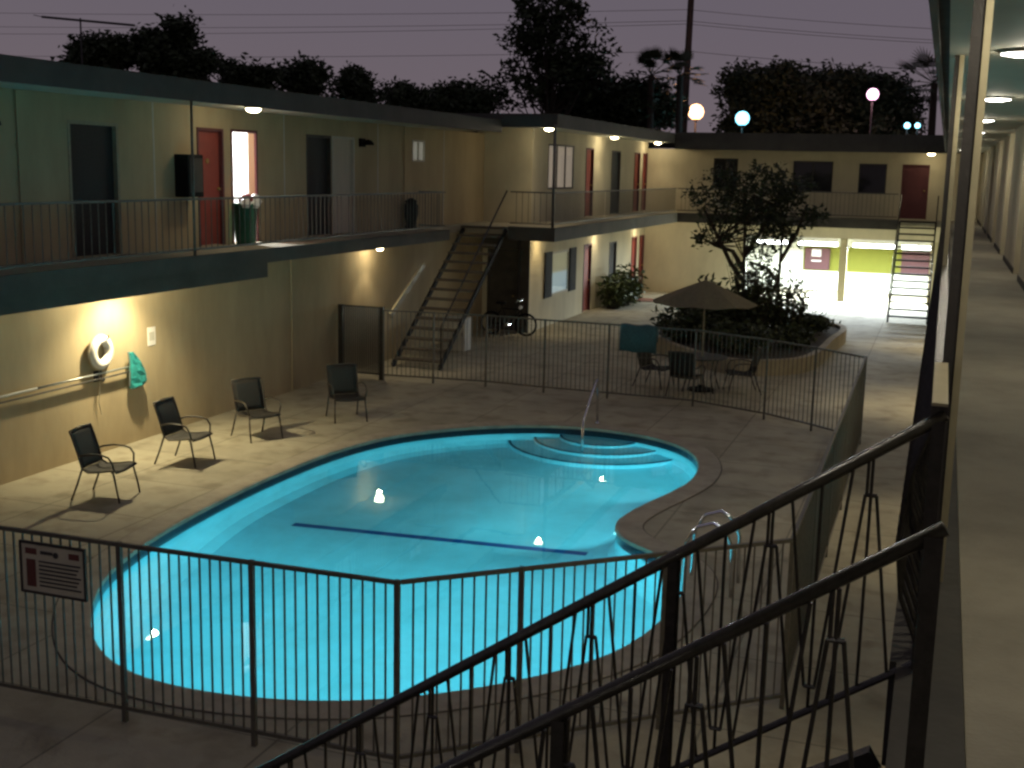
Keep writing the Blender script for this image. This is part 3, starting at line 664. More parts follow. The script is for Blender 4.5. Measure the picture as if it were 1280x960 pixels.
# near stairs, going down from the walkway towards the courtyard
ns = thing('staircase', (0.0, 3.0, 0), 'near stairs falling away from the walkway with dark zigzag iron railings', 'stairs')
SL = 0.683
for i in range(16):
    z = FL - 0.22 - (i+1)*2.83/17; x = -0.04 - i*0.265
    MB().box(x-0.29, x, 2.46, 3.54, z-0.05, z).build('tread', M['treadwood'], ns)
for yv in (2.42, 3.58):
    mb = MB(); mb.bar((-0.04, yv, FL-0.34), (-4.42, yv, 0.04), 0.05, 0.18); mb.build('stringer', M['iron'], ns)
def stair_rail(yv, name):
    def zt(x): return 3.825 + SL*(x-0.04)
    tr = MB(); tr.tube([(0.05, yv, zt(0.05)), (-4.3, yv, zt(-4.3))], 0.019 if yv > 3 else 0.0155, 10); o = tr.build(name, M['iron'], ns, smooth=True)
    br = MB(); br.tube([(0.04, yv, zt(0.04)-0.74), (-4.3, yv, zt(-4.3)-0.74)], 0.012, 8); br.build('bottom_rail', M['iron'], o)
    inf = MB(); k = 0; x = 0.0
    while x > -4.2:
        x -= 0.14; k += 1
        inf.tube([(x, yv, zt(x)-0.74), (x, yv, zt(x)-0.02)], 0.0055, 6)
        if k % 2:   # narrow pointed hoop standing on the bottom rail
            for e in (-1, 1): inf.tube([(x+0.016*e, yv, zt(x)-0.13), (x+0.085*e, yv, zt(x+0.085*e)-0.74)], 0.0055, 6)
            inf.tube([(x-0.018, yv, zt(x)-0.13), (x+0.018, yv, zt(x)-0.13)], 0.0065, 6)
            inf.tube([(x-0.012, yv, zt(x)-0.13), (x-0.012, yv, zt(x)-0.02)], 0.0055, 6)
        else:       # the same hoop hung from the handrail
            for e in (-1, 1): inf.tube([(x+0.016*e, yv, zt(x)-0.66), (x+0.085*e, yv, zt(x+0.085*e)-0.02)], 0.0055, 6)
            inf.tube([(x-0.018, yv, zt(x)-0.66), (x+0.018, yv, zt(x)-0.66)], 0.0065, 6)
            inf.tube([(x, yv, zt(x)-0.74), (x, yv, zt(x)-0.66)], 0.0055, 6)
    inf.build('pickets', M['iron'], o)
    for px_ in (-0.72, -2.2, -3.7):
        pm = MB(); pm.bar((px_, yv, zt(px_)-1.25), (px_, yv, zt(px_)-0.01), 0.03); pm.build('post', M['iron'], o)
    return o
stair_rail(3.6, 'far_railing'); stair_rail(2.4, 'near_railing')
for yv in (2.4, 3.6):
    mb = MB(); mb.bar((0.03, yv, FL-0.3), (0.03, yv, 3.815), 0.036); mb.build('newel_post', M['iron'], ns)

# ================================================================ POOL FENCE
def fence(name, label, pts, h=1.5, step=0.092, pickr=0.0065, group='pool fence sections', mt='fence', post=0.038, skip=0):
    c = Vector(pts[len(pts)//2]); t = thing(name, (c.x, c.y, 0), label, 'fence', group)
    for (a, b) in zip(pts, pts[1:]):
        a, b = Vector(a), Vector(b); L = (b-a).length; d = (b-a)/L
        pk = MB(); k = max(2, round(L/step))
        for i in range(1, k):
            q = a + d*(L*i/k); pk.bar((*q, 0.10), (*q, h-0.012), pickr*2)
        pk.build('picket_panel', M[mt], t)
        rl = MB(); rl.bar((*a, h), (*b, h), 0.034, 0.03); rl.build('top_rail', M[mt], t)
        rl = MB(); rl.bar((*a, 0.12), (*b, 0.12), 0.03, 0.03); rl.build('bottom_rail', M[mt], t)
    for p in pts[skip:]:
        pm = MB(); pm.bar((*p, 0.0), (*p, h+0.02), post); pm.build('post', M[mt], t)
    return t
B_, C_, D_ = (-3.56, 7.64), (-0.98, 9.88), (-1.06, 20.85)
fence('pool_fence', 'dark iron picket fence across the near left of the pool, carrying the warning sign', [(-12.0, 7.52), (-10.7, 7.53), (-9.5, 7.54), (-8.5, 7.55), (-7.27, 7.56), (-5.96, 7.58), (-4.77, 7.61), B_])
fence('pool_fence', 'dark iron picket fence angling right in front of the deep end of the pool', [(-3.54, 7.66), (-2.82, 8.285), (-1.88, 9.10), C_], skip=1)
fence('pool_fence', 'long side picket fence seen nearly edge-on between pool and right path', [(-0.985, 9.93), (-1.0, 12.1), (-1.02, 14.3), (-1.03, 16.5), (-1.05, 18.7), D_], skip=1)
fence('pool_fence', 'far picket fence between the pool deck and the umbrella table', [(-1.10, 20.88), (-1.95, 21.6), (-2.88, 22.25), (-4.35, 22.92), (-6.1, 22.98), (-7.45, 23.0), (-8.76, 23.1), (-9.9, 22.98), (-11.0, 22.85)], step=0.10, skip=1)
g_ = fence('pool_gate', 'dark pool gate with heavy posts by the left wall', [(-12.02, 22.87), (-11.05, 22.87)], 1.55, 0.045, 0.012, None, 'iron', 0.09); g_['category'] = 'gate'
# sign on the near fence
sg = thing('warning_sign', (-6.75, 7.5, 1.2), 'pale pool warning sign with red blocks on the near left fence', 'sign')
def sgn(x0, x1, z0, z1, y=7.512, th=0.012):
    return MB().box(x0, x1, y-th, y, z0, z1)
# board spans its width along x just in front of the pickets
sgn(-7.03, -6.42, 1.02, 1.42, 7.530, 0.012).build('board', M['signface'], sg)
for q in ((-6.99,-6.88,1.335,1.385), (-6.56,-6.46,1.335,1.385), (-6.985,-6.895,1.06,1.29)): MB().box(q[0],q[1],7.513,7.517,q[2],q[3]).build('red_mark', M['signred'], sg)
blk = MB(); blk.tube([(-6.69,7.513,1.35),(-6.69,7.517,1.35)],0.026,12); blk.box(-6.84,-6.72,7.513,7.517,1.345,1.372)
for i in range(7): blk.box(-6.86, -6.45-0.02*((i*7) % 3), 7.513, 7.517, 1.275-i*0.034, 1.288-i*0.034)
blk.build('lettering_lines', M['signdark'], sg)
fr = MB(); fr.box(-7.05,-6.40,7.51,7.532,1.42,1.44); fr.box(-7.05,-6.40,7.51,7.532,1.0,1.02); fr.box(-7.05,-7.03,7.51,7.532,1.02,1.42); fr.box(-6.42,-6.40,7.51,7.532,1.02,1.42); fr.build('frame', M['trimdk'], sg)
sg.location.x += 0.16
# towel over the far fence
tw = MB(); N = 12
for j, (zt, yo) in enumerate([(1.0, 22.86), (1.3, 22.88), (1.5, 22.91), (1.535, 22.96), (1.5, 23.02), (1.2, 23.05)]):
    for i in range(N+1): tw.v.append((-5.86 + 0.74*i/N, yo - 0.012*math.sin(i*1.7+j), zt + 0.012*math.sin(i*0.9)))
for j in range(5):
    for i in range(N): k = j*(N+1)+i; tw.f.append((k, k+1, k+N+2, k+N+1))
o = tag(tw.build('towel', M['towel'], smooth=True), 'teal towel hanging over the far pool fence', 'towel'); s_ = o.modifiers.new('thick', 'SOLIDIFY'); s_.thickness = 0.008

# ================================================================ CHAIRS
def make_chair():
    t = thing('patio_chair', (0,0,0), 'x', 'chair', 'sling patio chairs along the left wall', world=False)
    W = 0.27
    prof = [(-0.36, 0.93), (-0.33, 0.86), (-0.27, 0.68), (-0.225, 0.52), (-0.20, 0.43), (-0.12, 0.385), (0.05, 0.40), (0.20, 0.425), (0.27, 0.425), (0.30, 0.40)]
    def sling(pr, cup):
        mb = MB()
        for x, z in pr:
            for j in range(7):
                u = -1 + 2*j/6; mb.v.append((x, u*(W-0.012), z - cup*(1-u*u)))
        for i in range(len(pr)-1):
            for j in range(6): k = i*7+j; mb.f.append((k, k+1, k+8, k+7))
        return mb
    o = sling(prof[:5], 0.0).build('backrest', M['sling'], t, smooth=True); m_ = o.modifiers.new('thick','SOLIDIFY'); m_.thickness = 0.012
    o = sling(prof[4:], 0.015).build('seat', M['sling'], t, smooth=True); m_ = o.modifiers.new('thick','SOLIDIFY'); m_.thickness = 0.012
    for s in (-1, 1):
        y = s*W
        MB().tube([(x, y, z) for x, z in prof], 0.014, 8).build('side_frame', M['chairframe'], t, smooth=True)
        MB().tube([(0.24, y, 0.42), (0.29, s*(W+0.015), 0.2), (0.33, s*(W+0.02), 0.0)], [0.015, 0.014, 0.013], 8).build('leg', M['chairframe'], t, smooth=True)
        MB().tube([(-0.20, y, 0.43), (-0.28, s*(W+0.01), 0.2), (-0.36, s*(W+0.02), 0.0)], [0.015, 0.014, 0.013], 8).build('leg', M['chairframe'], t, smooth=True)
        ya = s*(W+0.035)
        MB().tube([(-0.25, y, 0.60), (-0.19, ya, 0.62), (-0.05, ya, 0.645), (0.12, ya, 0.64), (0.20, ya, 0.615), (0.25, ya, 0.54), (0.262, y, 0.42)], 0.013, 8).build('armrest', M['chairframe'], t, smooth=True)
    MB().tube([(-0.36, -W, 0.93), (-0.37, 0, 0.945), (-0.36, W, 0.93)], 0.014, 8).build('top_bar', M['chairframe'], t, smooth=True)
    MB().tube([(-0.21, -W, 0.41), (-0.21, W, 0.41)], 0.011, 8).build('cross_bar', M['chairframe'], t)
    MB().tube([(0.22, -W, 0.40), (0.22, W, 0.40)], 0.011, 8).build('cross_bar', M['chairframe'], t)
    return t
ch = make_chair()
spots = [(-10.42, 13.05, 10, 'sling patio chair nearest the camera on the left, below the life ring'),
         (-10.58, 15.10, 4, 'second sling patio chair from the left, in front of the teal net'),
         (-10.50, 17.00, -30, 'third sling patio chair from the left, before bare dim wall'),
         (-9.85, 18.95, -48, 'fourth sling patio chair, in front of the dark pool gate')]
for i, (x, y, a, lb) in enumerate(spots):
    o = ch if i == 0 else copy_tree(ch)
    o.location = (x, y, 0.001); o.rotation_euler = (0, 0, R(a)); o['label'] = lb
tspots = [(-4.72, 24.02, 80, 'dark patio chair with its back to the fence under the umbrella'),
          (-3.72, 24.9, 200, 'dark patio chair right of the umbrella table'),
          (-5.55, 24.75, -15, 'dark patio chair left of the umbrella table near the teal towel')]
for x, y, a, lb in tspots:
    o = copy_tree(ch); o.location = (x, y, 0.001); o.rotation_euler = (0, 0, R(a)); o['label'] = lb; o['group'] = 'patio chairs at the umbrella table'
t = thing('patio_table', (-4.55, 24.75, 0), 'round dark patio table under the brown umbrella', 'table')
MB().lathe([(0.0,0.70),(0.52,0.70),(0.54,0.715),(0.52,0.73),(0.0,0.73)], (-4.55,24.75,0), 28).build('tabletop', M['chairframe'], t)
for k in range(4):
    a = PI/4 + k*PI/2
    MB().tube([(-4.55+0.42*math.cos(a), 24.75+0.42*math.sin(a), 0.7), (-4.55+0.34*math.cos(a), 24.75+0.34*math.sin(a), 0.35), (-4.55+0.46*math.cos(a), 24.75+0.46*math.sin(a), 0)], 0.015, 8).build('leg', M['chairframe'], t, smooth=True)
# umbrella
t = thing('patio_umbrella', (-4.55, 24.75, 0), 'open brown canvas patio umbrella beside the planter', 'umbrella')
uc = (-4.55, 24.75)
cn = MB(); NS, NR = 8, 7; apex = (uc[0], uc[1], 2.32); cn.v.append(apex)
for r_ in range(1, NR+1):
    f = r_/NR
    for k in range(NS*4):
        a = 2*PI*k/(NS*4); w_ = abs(((k/4) % 1) - 0.5)*2     # 1 at a rib, 0 midway
        rad = 1.10*f*(0.955 + 0.045*w_); z = 2.32 - 0.46*f**1.08 - 0.035*f*(1-w_)
        cn.v.append((uc[0]+rad*math.cos(a), uc[1]+rad*math.sin(a), z))
K = NS*4
cn.f += [(0, 1+k, 1+(k+1) % K) for k in range(K)]
for r_ in range(NR-1):
    for k in range(K): cn.f.append((1+r_*K+k, 1+(r_+1)*K+k, 1+(r_+1)*K+(k+1) % K, 1+r_*K+(k+1) % K))
o = cn.build('canopy', M['umbrella'], t); m_ = o.modifiers.new('thick','SOLIDIFY'); m_.thickness = 0.006
MB().tube([(*uc, 0.05), (*uc, 2.31)], 0.02, 10).build('pole', M['palerail'], t); MB().lathe([(0.035,0),(0.03,0.05),(0.008,0.09)], apex, 10).build('finial', M['wood'], t)
for k in range(NS):
    a = 2*PI*k/NS
    MB().tube([(uc[0]+0.05*math.cos(a), uc[1]+0.05*math.sin(a), 2.27), (uc[0]+1.07*math.cos(a), uc[1]+1.07*math.sin(a), 1.835)], 0.008, 6).build('rib', M['wood'], t)
MB().lathe([(0.28,0),(0.28,0.04),(0.1,0.07),(0.04,0.12)], (*uc, 0), 20).build('base', M['black'], t)

# ================================================================ LEFT WALL ITEMS
t = thing('life_ring', (XL+0.09, 15.02, 1.6), 'white life ring hung on the lit left wall', 'life ring')
MB().torus((XL+0.09, 15.02, 1.60), 0.19, 0.075, 'x', 36, 14, 0.9).build('ring', M['white'], t, smooth=True)
MB().torus((XL+0.09, 15.02, 1.60), 0.275, 0.011, 'x', 40, 6).build('rope', M['rope'], t, smooth=True)
MB().tube([(XL, 15.1, 1.78), (XL+0.17, 15.1, 1.80), (XL+0.19, 15.1, 1.86)], 0.012, 6).build('hook', M['trimdk'], t)
MB().tube([(XL+0.06, 15.0, 1.36), (XL+0.05, 15.02, 1.1), (XL+0.04, 15.0, 0.8), (XL+0.05, 15.03, 0.62)], 0.008, 6).build('line', M['rope'], t)
t = thing('pole_hook', (XL, 15.02, 1.24), 'dark wall hook holding the long pool pole below the life ring', 'hook')
MB().box(XL+0.001, XL+0.03, 14.94, 15.1, 1.14, 1.30).build('plate', M['trimdk'], t); MB().tube([(XL+0.02,15.02,1.17),(XL+0.12,15.02,1.15),(XL+0.15,15.02,1.20)],0.016,8).build('prong', M['trimdk'], t)
t = thing('pool_pole', (XL+0.1, 13.0, 1.25), 'long pale telescopic pool pole lying along the left wall', 'pole')
MB().tube([(XL+0.09, 10.2, 1.255), (XL+0.09, 13.6, 1.265)], 0.021, 10).build('outer_tube', M['alu'], t, smooth=True); MB().tube([(XL+0.09, 13.6, 1.265), (XL+0.09, 15.72, 1.272)], 0.016, 10).build('inner_tube', M['alu'], t, smooth=True)
t = thing('shepherd_pole', (XL+0.1, 13.0, 1.2), 'second thinner pool pole just under the telescopic pole', 'pole')
MB().tube([(XL+0.085, 9.5, 1.165), (XL+0.085, 15.72, 1.19)], 0.014, 8).build('tube', M['trimdk'], t)
t = thing('skimmer_net', (XL+0.12, 15.9, 1.2), 'teal skimmer net bag at the end of the wall pole', 'net')
nb = MB(); NJ, NI = 9, 10
prof = [(1.50, 0.02), (1.46, 0.10), (1.38, 0.19), (1.30, 0.26), (1.20, 0.33), (1.10, 0.38), (1.0, 0.40), (0.95, 0.36), (0.93, 0.28)]
for j, (z, wd) in enumerate(prof):
    for i in range(NI):
        a = 2*PI*i/NI; nb.v.append((XL+0.11+0.085*math.cos(a)*(0.5+wd)*(1+0.22*math.sin(j*2.1+i*1.9)), 15.70+wd/2*0.9+wd/2*math.sin(a)*1.05+0.012*math.sin(i*2.3+j), z+0.014*math.sin(i*1.4)))
for j in range(NJ-1):
    for i in range(NI): nb.f.append((j*NI+i, j*NI+(i+1) % NI, (j+1)*NI+(i+1) % NI, (j+1)*NI+i))
nb.f += [tuple(range(NI)), tuple((NJ-1)*NI+i for i in range(NI))]
nb.build('bag', M['net'], t, smooth=False)
MB().tube([(XL+0.1, 15.66, 1.52), (XL+0.1, 15.70, 1.28), (XL+0.1, 15.67, 0.96)], 0.012, 6).build('hoop', M['alu'], t)
t = thing('wall_notice', (XL, 16.45, 1.7), 'small white notice plate on the left wall above the net', 'sign')
MB().box(XL+0.001, XL+0.012, 16.30, 16.50, 1.52, 1.82).build('plate', M['white'], t); MB().box(XL+0.012, XL+0.014, 16.33, 16.47, 1.60, 1.74).build('print', M['offwhite'], t)
# upper left
t = thing('wall_box', (XL+0.13, 17.4, 3.9), 'black box mounted on the upper left wall beside the post', 'wall box')
MB().box(XL+0.001, XL+0.27, 17.16, 17.60, 3.92, 4.62).build('body', M['black'], t, bevel=0.012); MB().box(XL+0.27, XL+0.285, 17.2, 17.56, 4.0, 4.56).build('cover', M['trimdk'], t)
t = thing('wall_lamp', (XL, 24.0, 4.98), 'unlit black dome lamp on the upper left wall right of the dark door', 'lamp')
MB().box(XL+0.001, XL+0.05, 23.88, 24.12, 4.9, 5.08).build('bracket', M['black'], t); MB().lathe([(0.13,0),(0.12,0.05),(0.07,0.10),(0.01,0.12)], (XL+0.17, 24.0, 4.94), 16).build('shade', M['black'], t, smooth=True)
t = thing('wall_lamp', (XL, 12.9, 4.98), 'unlit black dome lamp on the upper wall at the left edge', 'lamp')
MB().box(XL+0.001, XL+0.05, 12.75, 13.0, 4.9, 5.06).build('bracket', M['black'], t); MB().lathe([(0.14,0),(0.13,0.05),(0.07,0.10),(0.01,0.12)], (XL+0.18, 12.88, 4.92), 16).build('shade', M['black'], t, smooth=True)
t = thing('trash_bin', (-11.80, 18.83, FL), 'green trash bin overflowing with wrappers before the open lit doorway', 'trash bin')
MB().lathe([(0.17,0.0),(0.185,0.1),(0.21,0.68),(0.23,0.69),(0.23,0.74),(0.20,0.74)], (-11.80,18.83,FL), 22).build('body', M['binplastic'], t, smooth=True)
tr = MB(); 
for (dx, dy, dz, r_) in [(0.02,0.02,0.80,0.13),(-0.1,0.1,0.78,0.1)]:
    tr.lathe([(r_*0.5,-r_*0.6),(r_,0),(r_*0.6,r_*0.7),(0.01,r_*0.9)], (-11.80+dx,18.83+dy,FL+dz), 9)
tr.build('red_wrapper', M['redcloth'], t)
tr = MB()
for (dx, dy, dz, r_) in [(0.1,-0.14,0.74,0.11),(0.12,0.14,0.78,0.13),(0.2,0.0,0.72,0.09)]:
    tr.lathe([(r_*0.6,-r_*0.7),(r_,-0.1*r_),(r_*0.7,r_*0.6),(0.01,r_)], (-11.80+dx,18.83+dy,FL+dz), 7)
tr.build('white_bag', M['white'], t)
t = thing('ash_urn', (-11.9, 26.6, FL), 'dark urn standing at the end of the left balcony', 'urn')
MB().lathe([(0.13,0),(0.15,0.03),(0.12,0.1),(0.17,0.35),(0.17,0.55),(0.12,0.62)], (-11.9,26.2,FL), 16).build('body', M['black'], t, smooth=True); MB().lathe([(0.14,0.62),(0.15,0.65),(0.03,0.72)], (-11.9,26.2,FL), 16).build('lid', M['black'], t)
t = thing('door_mat', (-9.75, 41.7, 0), 'reddish mat on the paving near the lower doors', 'mat')
mb = MB(); mb.box(-10.1,-9.4,41.2,42.3,0.003,0.016); mb.build('pile', M['mat'], t); mb = MB(); mb.box(-10.13,-9.37,41.17,41.2,0.003,0.014); mb.box(-10.13,-9.37,42.3,42.33,0.003,0.014); mb.build('border', M['trimdk'], t)
# bicycle in the dark recess
t = thing('bicycle', (-11.0, 30.7, 0), 'dark bicycle with glinting chrome parts in the shadow beyond the stairs', 'bicycle')
bx_, by_ = -11.0, 30.7
for dx in (-0.5, 0.5):
    wv = MB(); wv.torus((bx_+dx, by_, 0.33), 0.30, 0.022, 'y', 28, 8); wo_ = wv.build('wheel', M['black'], t, smooth=True)
    wv = MB(); wv.torus((bx_+dx, by_, 0.33), 0.27, 0.010, 'y', 28, 6)
    for k in range(10): a = PI*2*k/10; wv.tube([(bx_+dx, by_, 0.33), (bx_+dx+0.27*math.cos(a), by_, 0.33+0.27*math.sin(a))], 0.003, 4)
    wv.build('rim', M['black'], wo_)
fm = MB()
for p, q in [((-0.5,0.33),(-0.18,0.78)),((-0.5,0.33),(-0.02,0.30)),((-0.02,0.30),(-0.22,0.86)),((-0.2,0.74),(0.32,0.74)),((-0.02,0.30),(0.32,0.70)),((0.30,0.86),(0.5,0.33))]:
    fm.tube([(bx_+p[0], by_, p[1]), (bx_+q[0], by_, q[1])], 0.016, 8)
fm.build('frame', M['black'], t)
MB().tube([(bx_+0.30,by_-0.28,0.96),(bx_+0.34,by_-0.18,1.0),(bx_+0.30,by_,0.95),(bx_+0.34,by_+0.18,1.0),(bx_+0.30,by_+0.28,0.96)],0.013,8).build('handlebar', M['chrome'], t, smooth=True)
MB().box(bx_-0.36,bx_-0.1,by_-0.07,by_+0.07,0.86,0.92).build('saddle', M['black'], t, bevel=0.02)
MB().tube([(bx_-0.02,by_-0.1,0.3),(bx_-0.02,by_+0.1,0.3)],0.05,10).build('crank', M['chrome'], t)
MB().tube([(bx_+0.36,by_-0.06,0.8),(bx_+0.36,by_-0.10,0.8)],0.05,10).build('reflector', M['white'], t)

# ================================================================ PLANTS
def leaves(mb, c, rad, nclump, nleaf, size, rg, clump_r=0.35, flat=1.0):
    c = Vector(c); out = []
    for _ in range(nclump):
        while True:
            p = Vector((rg.uniform(-1,1), rg.uniform(-1,1), rg.uniform(-1,1)))
            if 0.15 < p.length < 1 and rg.random() < 0.35 + 0.65*p.length: break
        q = c + Vector((p.x*rad[0], p.y*rad[1], p.z*rad[2])); out.append(q)
        cr = clump_r*rg.uniform(0.5, 1.35)
        for _ in range(nleaf):
            d = Vector((rg.gauss(0,1), rg.gauss(0,1), rg.gauss(0,0.7*flat))); d *= cr*0.55*min(1.0, 1.7/max(d.length, 1e-3))
            leaf(mb, q + d, size*rg.uniform(0.6, 1.3), rg)
    return out
def leaf(mb, p, s, rg):
    a = Vector((rg.gauss(0,1), rg.gauss(0,1), rg.gauss(0,0.6))).normalized(); b = a.cross(Vector((rg.gauss(0,1), rg.gauss(0,1), rg.gauss(0,1)))).normalized()
    n = len(mb.v); mb.v += [tuple(p - a*s), tuple(p + b*s*0.42), tuple(p + a*s), tuple(p - b*s*0.42)]; mb.f.append((n, n+1, n+2, n+3))
def raw(mb, name, m, parent):
    me = bpy.data.meshes.new(name); o0 = ORIG.get(parent.name, Vector((0,0,0)))
    me.from_pydata([tuple(Vector(v)-o0) for v in mb.v], [], mb.f); me.update(); me.materials.append(m)
    o = bpy.data.objects.new(name, me); C.objects.link(o); o.parent = parent; return o
def tree(name, label, base, top, blobs, seed, leafsize=0.35, clumps=26, nleaf=26, trunk_r=0.22, group='trees behind the roofs', clump_r=0.9, m='leaf', cat='tree'):
    """trunk from base up into the crown, limbs to each clump; blobs: (centre, radii, share)"""
    rg = random.Random(seed); t = thing(name, base, label, cat, group)
    cr = MB(); tk = MB(); base = Vector(base); top = Vector(top)
    mid = base.lerp(top, 0.5) + Vector((rg.uniform(-.3,.3), rg.uniform(-.3,.3), 0))
    tk.tube([base, base.lerp(mid, 0.5), mid, mid.lerp(top, 0.6), top], [trunk_r, trunk_r*.8, trunk_r*.6, trunk_r*.4, trunk_r*.15], 8)
    for c, rad, share in blobs:
        tips = leaves(cr, c, rad, max(3, int(clumps*share)), nleaf, leafsize, rg, clump_r)
        for q in tips[::3]:
            s = base.lerp(top, rg.uniform(0.4, 0.85)); m_ = s.lerp(q, 0.5) + Vector((0,0,-0.1*(q-s).length))
            tk.tube([s, m_, q], [trunk_r*.25, trunk_r*.15, trunk_r*.05], 5)
    tk.build('trunk', M['bark'], t); raw(cr, 'crown', M[m], t); return t
def bg_tree(label, Y, cols, seed, leafsize=0.28, dens=1.0, group='trees behind the roofs', **kw):
    leafsize *= 0.5; kw.setdefault('clumps', 44); kw.setdefault('nleaf', 62)
    """cols: blobs given as (px, py, half width px, half height px) of the crown against the sky"""
    sc = 1.09*Y/FPX; blobs = []
    for px, py, hw, hh in cols:
        c = at(px, py, Y); blobs.append((c, (hw*sc*0.8, hw*sc*0.75, hh*sc*0.82), max(0.2, hw*hh/900.0*dens)))
    c0 = blobs[0][0]; top = max((b[0] for b in blobs), key=lambda v: v.z)
    return tree('background_tree', label, (c0.x, Y, 0), (top.x, Y, top.z), blobs, seed, leafsize, group=group, **kw)
bg_tree('leftmost dark tree above the left roof under the antenna', 36, [(120,72,32,30),(100,85,20,18),(145,62,18,20)], 1, 0.26, 1.5, clump_r=0.55)
bg_tree('taller dark tree with a pointed tip right of the antenna', 37, [(205,75,36,34),(225,40,14,22),(190,58,22,22),(240,85,24,26),(260,78,8,14)], 2, 0.26, 1.5, clump_r=0.55)
bg_tree('small low dark tree between the taller roofside trees', 40, [(305,98,26,16),(290,92,14,12),(330,98,14,14)], 3, 0.26, 1.4, clump_r=0.5)
bg_tree('round dark tree above the middle of the left roof', 42, [(380,100,32,22),(390,92,20,14)], 4, 0.26, 1.5, clump_r=0.5)
bg_tree('conical dark tree right of the round tree', 45, [(446,112,28,20),(442,98,14,14)], 5, 0.26, 1.5, clump_r=0.5)
bg_tree('low ragged trees above the roof corner', 58, [(510,125,32,14),(500,118,16,12),(540,130,20,12)], 6, 0.3, 1.5, clump_r=0.7)
bg_tree('low dense tree left of the big tree', 60, [(585,128,40,20),(570,120,24,12)], 7, 0.32, 1.8, clump_r=0.8)
bg_tree('tall open eucalyptus tree against the dusk sky', 62, [(690,40,52,50),(660,60,40,40),(722,80,36,42),(690,110,50,30),(640,110,36,24),(690,5,46,30),(745,70,24,34)], 8, 0.40, 0.30, clump_r=0.75, trunk_r=0.3, nleaf=34, clumps=52)
bg_tree('broad domed dark tree right of the eucalyptus', 66, [(765,130,70,32),(800,135,50,28),(730,140,50,22)], 9, 0.34, 1.5, clump_r=1.0)
bg_tree('wide dark tree behind the street lamps, left part', 76, [(955,125,50,34),(930,108,26,22),(985,102,30,20),(960,158,62,28),(1008,132,44,32)], 10, 0.4, 1.3, clump_r=1.0)
bg_tree('wide dark tree behind the street lamps, right part', 77, [(1065,128,60,34),(1040,110,40,22),(1100,118,32,20),(1070,160,74,28),(1120,140,26,26)], 11, 0.4, 1.3, clump_r=1.0)
def palm(label, base, h, seed, crown_r=1.5, nf=20, feather=False):
    rg = random.Random(seed); t = thing('palm_tree', base, label, 'tree', 'palm trees on the skyline'); b = Vector(base)
    MB().tube([b, b+Vector((0.1,0,h*0.5)), b+Vector((0.0,0,h))], [0.28,0.2,0.17], 10).build('trunk', M['bark'], t)
    fr = MB(); top = b + Vector((0,0,h))
    for k in range(nf):
        a = 2*PI*k/nf + rg.uniform(-.2,.2); el = rg.uniform(-0.5, 1.25)
        d = Vector((math.cos(a)*math.cos(el), math.sin(a)*math.cos(el), math.sin(el))); L = crown_r*rg.uniform(0.5,0.75)
        e = top + d*L; fr.tube([top, e], 0.02, 4)
        s = d.cross(Vector((0,0,1))).normalized(); u = s.cross(d)
        for j in range(13):   # fan blades
            an = -1.25 + 2.5*j/12; q = (d*math.cos(an) + s*math.sin(an)); ln_ = crown_r*0.55*(0.75+0.25*math.cos(an))
            tip = e + q*ln_ - Vector((0,0,0.12*abs(an))); w_ = u.cross(q).normalized()*0.045
            n = len(fr.v); fr.v += [tuple(e), tuple(e+q*ln_*0.5+w_), tuple(tip), tuple(e+q*ln_*0.5-w_)]; fr.f.append((n,n+1,n+2,n+3))
    raw(fr, 'crown', M['leaf'], t); return t
for lb, px, py, Y, sd, cr in [('left fan palm on the skyline beside the utility pole', 814, 94, 64, 21, 1.35), ('right fan palm just in front of the utility pole', 850, 94, 65, 22, 1.4), ('palm by the right post behind the twin lights', 1168, 104, 62, 23, 1.9)]:
    p = at(px, py, Y); palm(lb, (p.x, Y, 0), p.z, sd, cr)

# planter with tree and shrubs
pl = thing('planter', (-4.4, 31, 0), 'low curved concrete planter bed right of the umbrella', 'planter')
pp = catmull([(-2.62, 28.7), (-2.45, 31.5), (-2.5, 35.0), (-5.0, 36.2), (-7.0, 34.5), (-7.1, 31.2), (-6.2, 29.0), (-4.4, 27.1), (-3.2, 27.5)], 6)
if area(pp) < 0: pp.reverse()
ki = offset(pp, -0.16); kb = MB(); ring(kb, pp, offset(pp, 0.001), 0.0, 0.36); ring(kb, offset(pp, 0.001), ki, 0.36, 0.362); ring(kb, ki, offset(ki, -0.001), 0.362, 0.2); kb.build('kerb', M['planter'], pl)
sb = MB(); sb.add([(p.x, p.y, 0.30) for p in ki], [tuple(range(len(ki)))]); sb.build('soil', M['soil'], pl)
rg = random.Random(40)
ct = thing('courtyard_tree', (-5.0, 33.0, 0.3), 'small branching courtyard tree growing from the planter', 'tree')
tk = MB()
br_ = [[(-5.0,33,0.3),(-5.02,33,1.4),(-5.05,33,2.2),(-5.1,33.1,3.2),(-5.2,33.2,4.2)], [(-5.02,33,1.6),(-5.4,32.9,2.1),(-5.75,32.8,2.8),(-6.2,32.7,3.6)], [(-5.04,33,2.3),(-4.7,33.1,2.9),(-4.3,33.2,3.7)], [(-5.05,33,1.9),(-5.4,33.2,2.4),(-5.9,33.2,2.55),(-6.2,33.2,2.7)]]
for b in br_: tk.tube(b, [0.075-0.014*i for i in range(len(b))], 8)
for b in [[(-4.15,33.2,0.3),(-4.12,33.2,1.5),(-4.1,33.2,2.6),(-4.0,33.3,3.8)], [(-4.12,33.2,1.6),(-4.45,33.1,2.0),(-4.9,33.0,2.15)], [(-4.1,33.2,2.2),(-3.7,33.2,3.0),(-3.5,33.2,3.7)]]:
    tk.tube(b, [0.06-0.012*i for i in range(len(b))], 8)
cr = MB(); tips = []
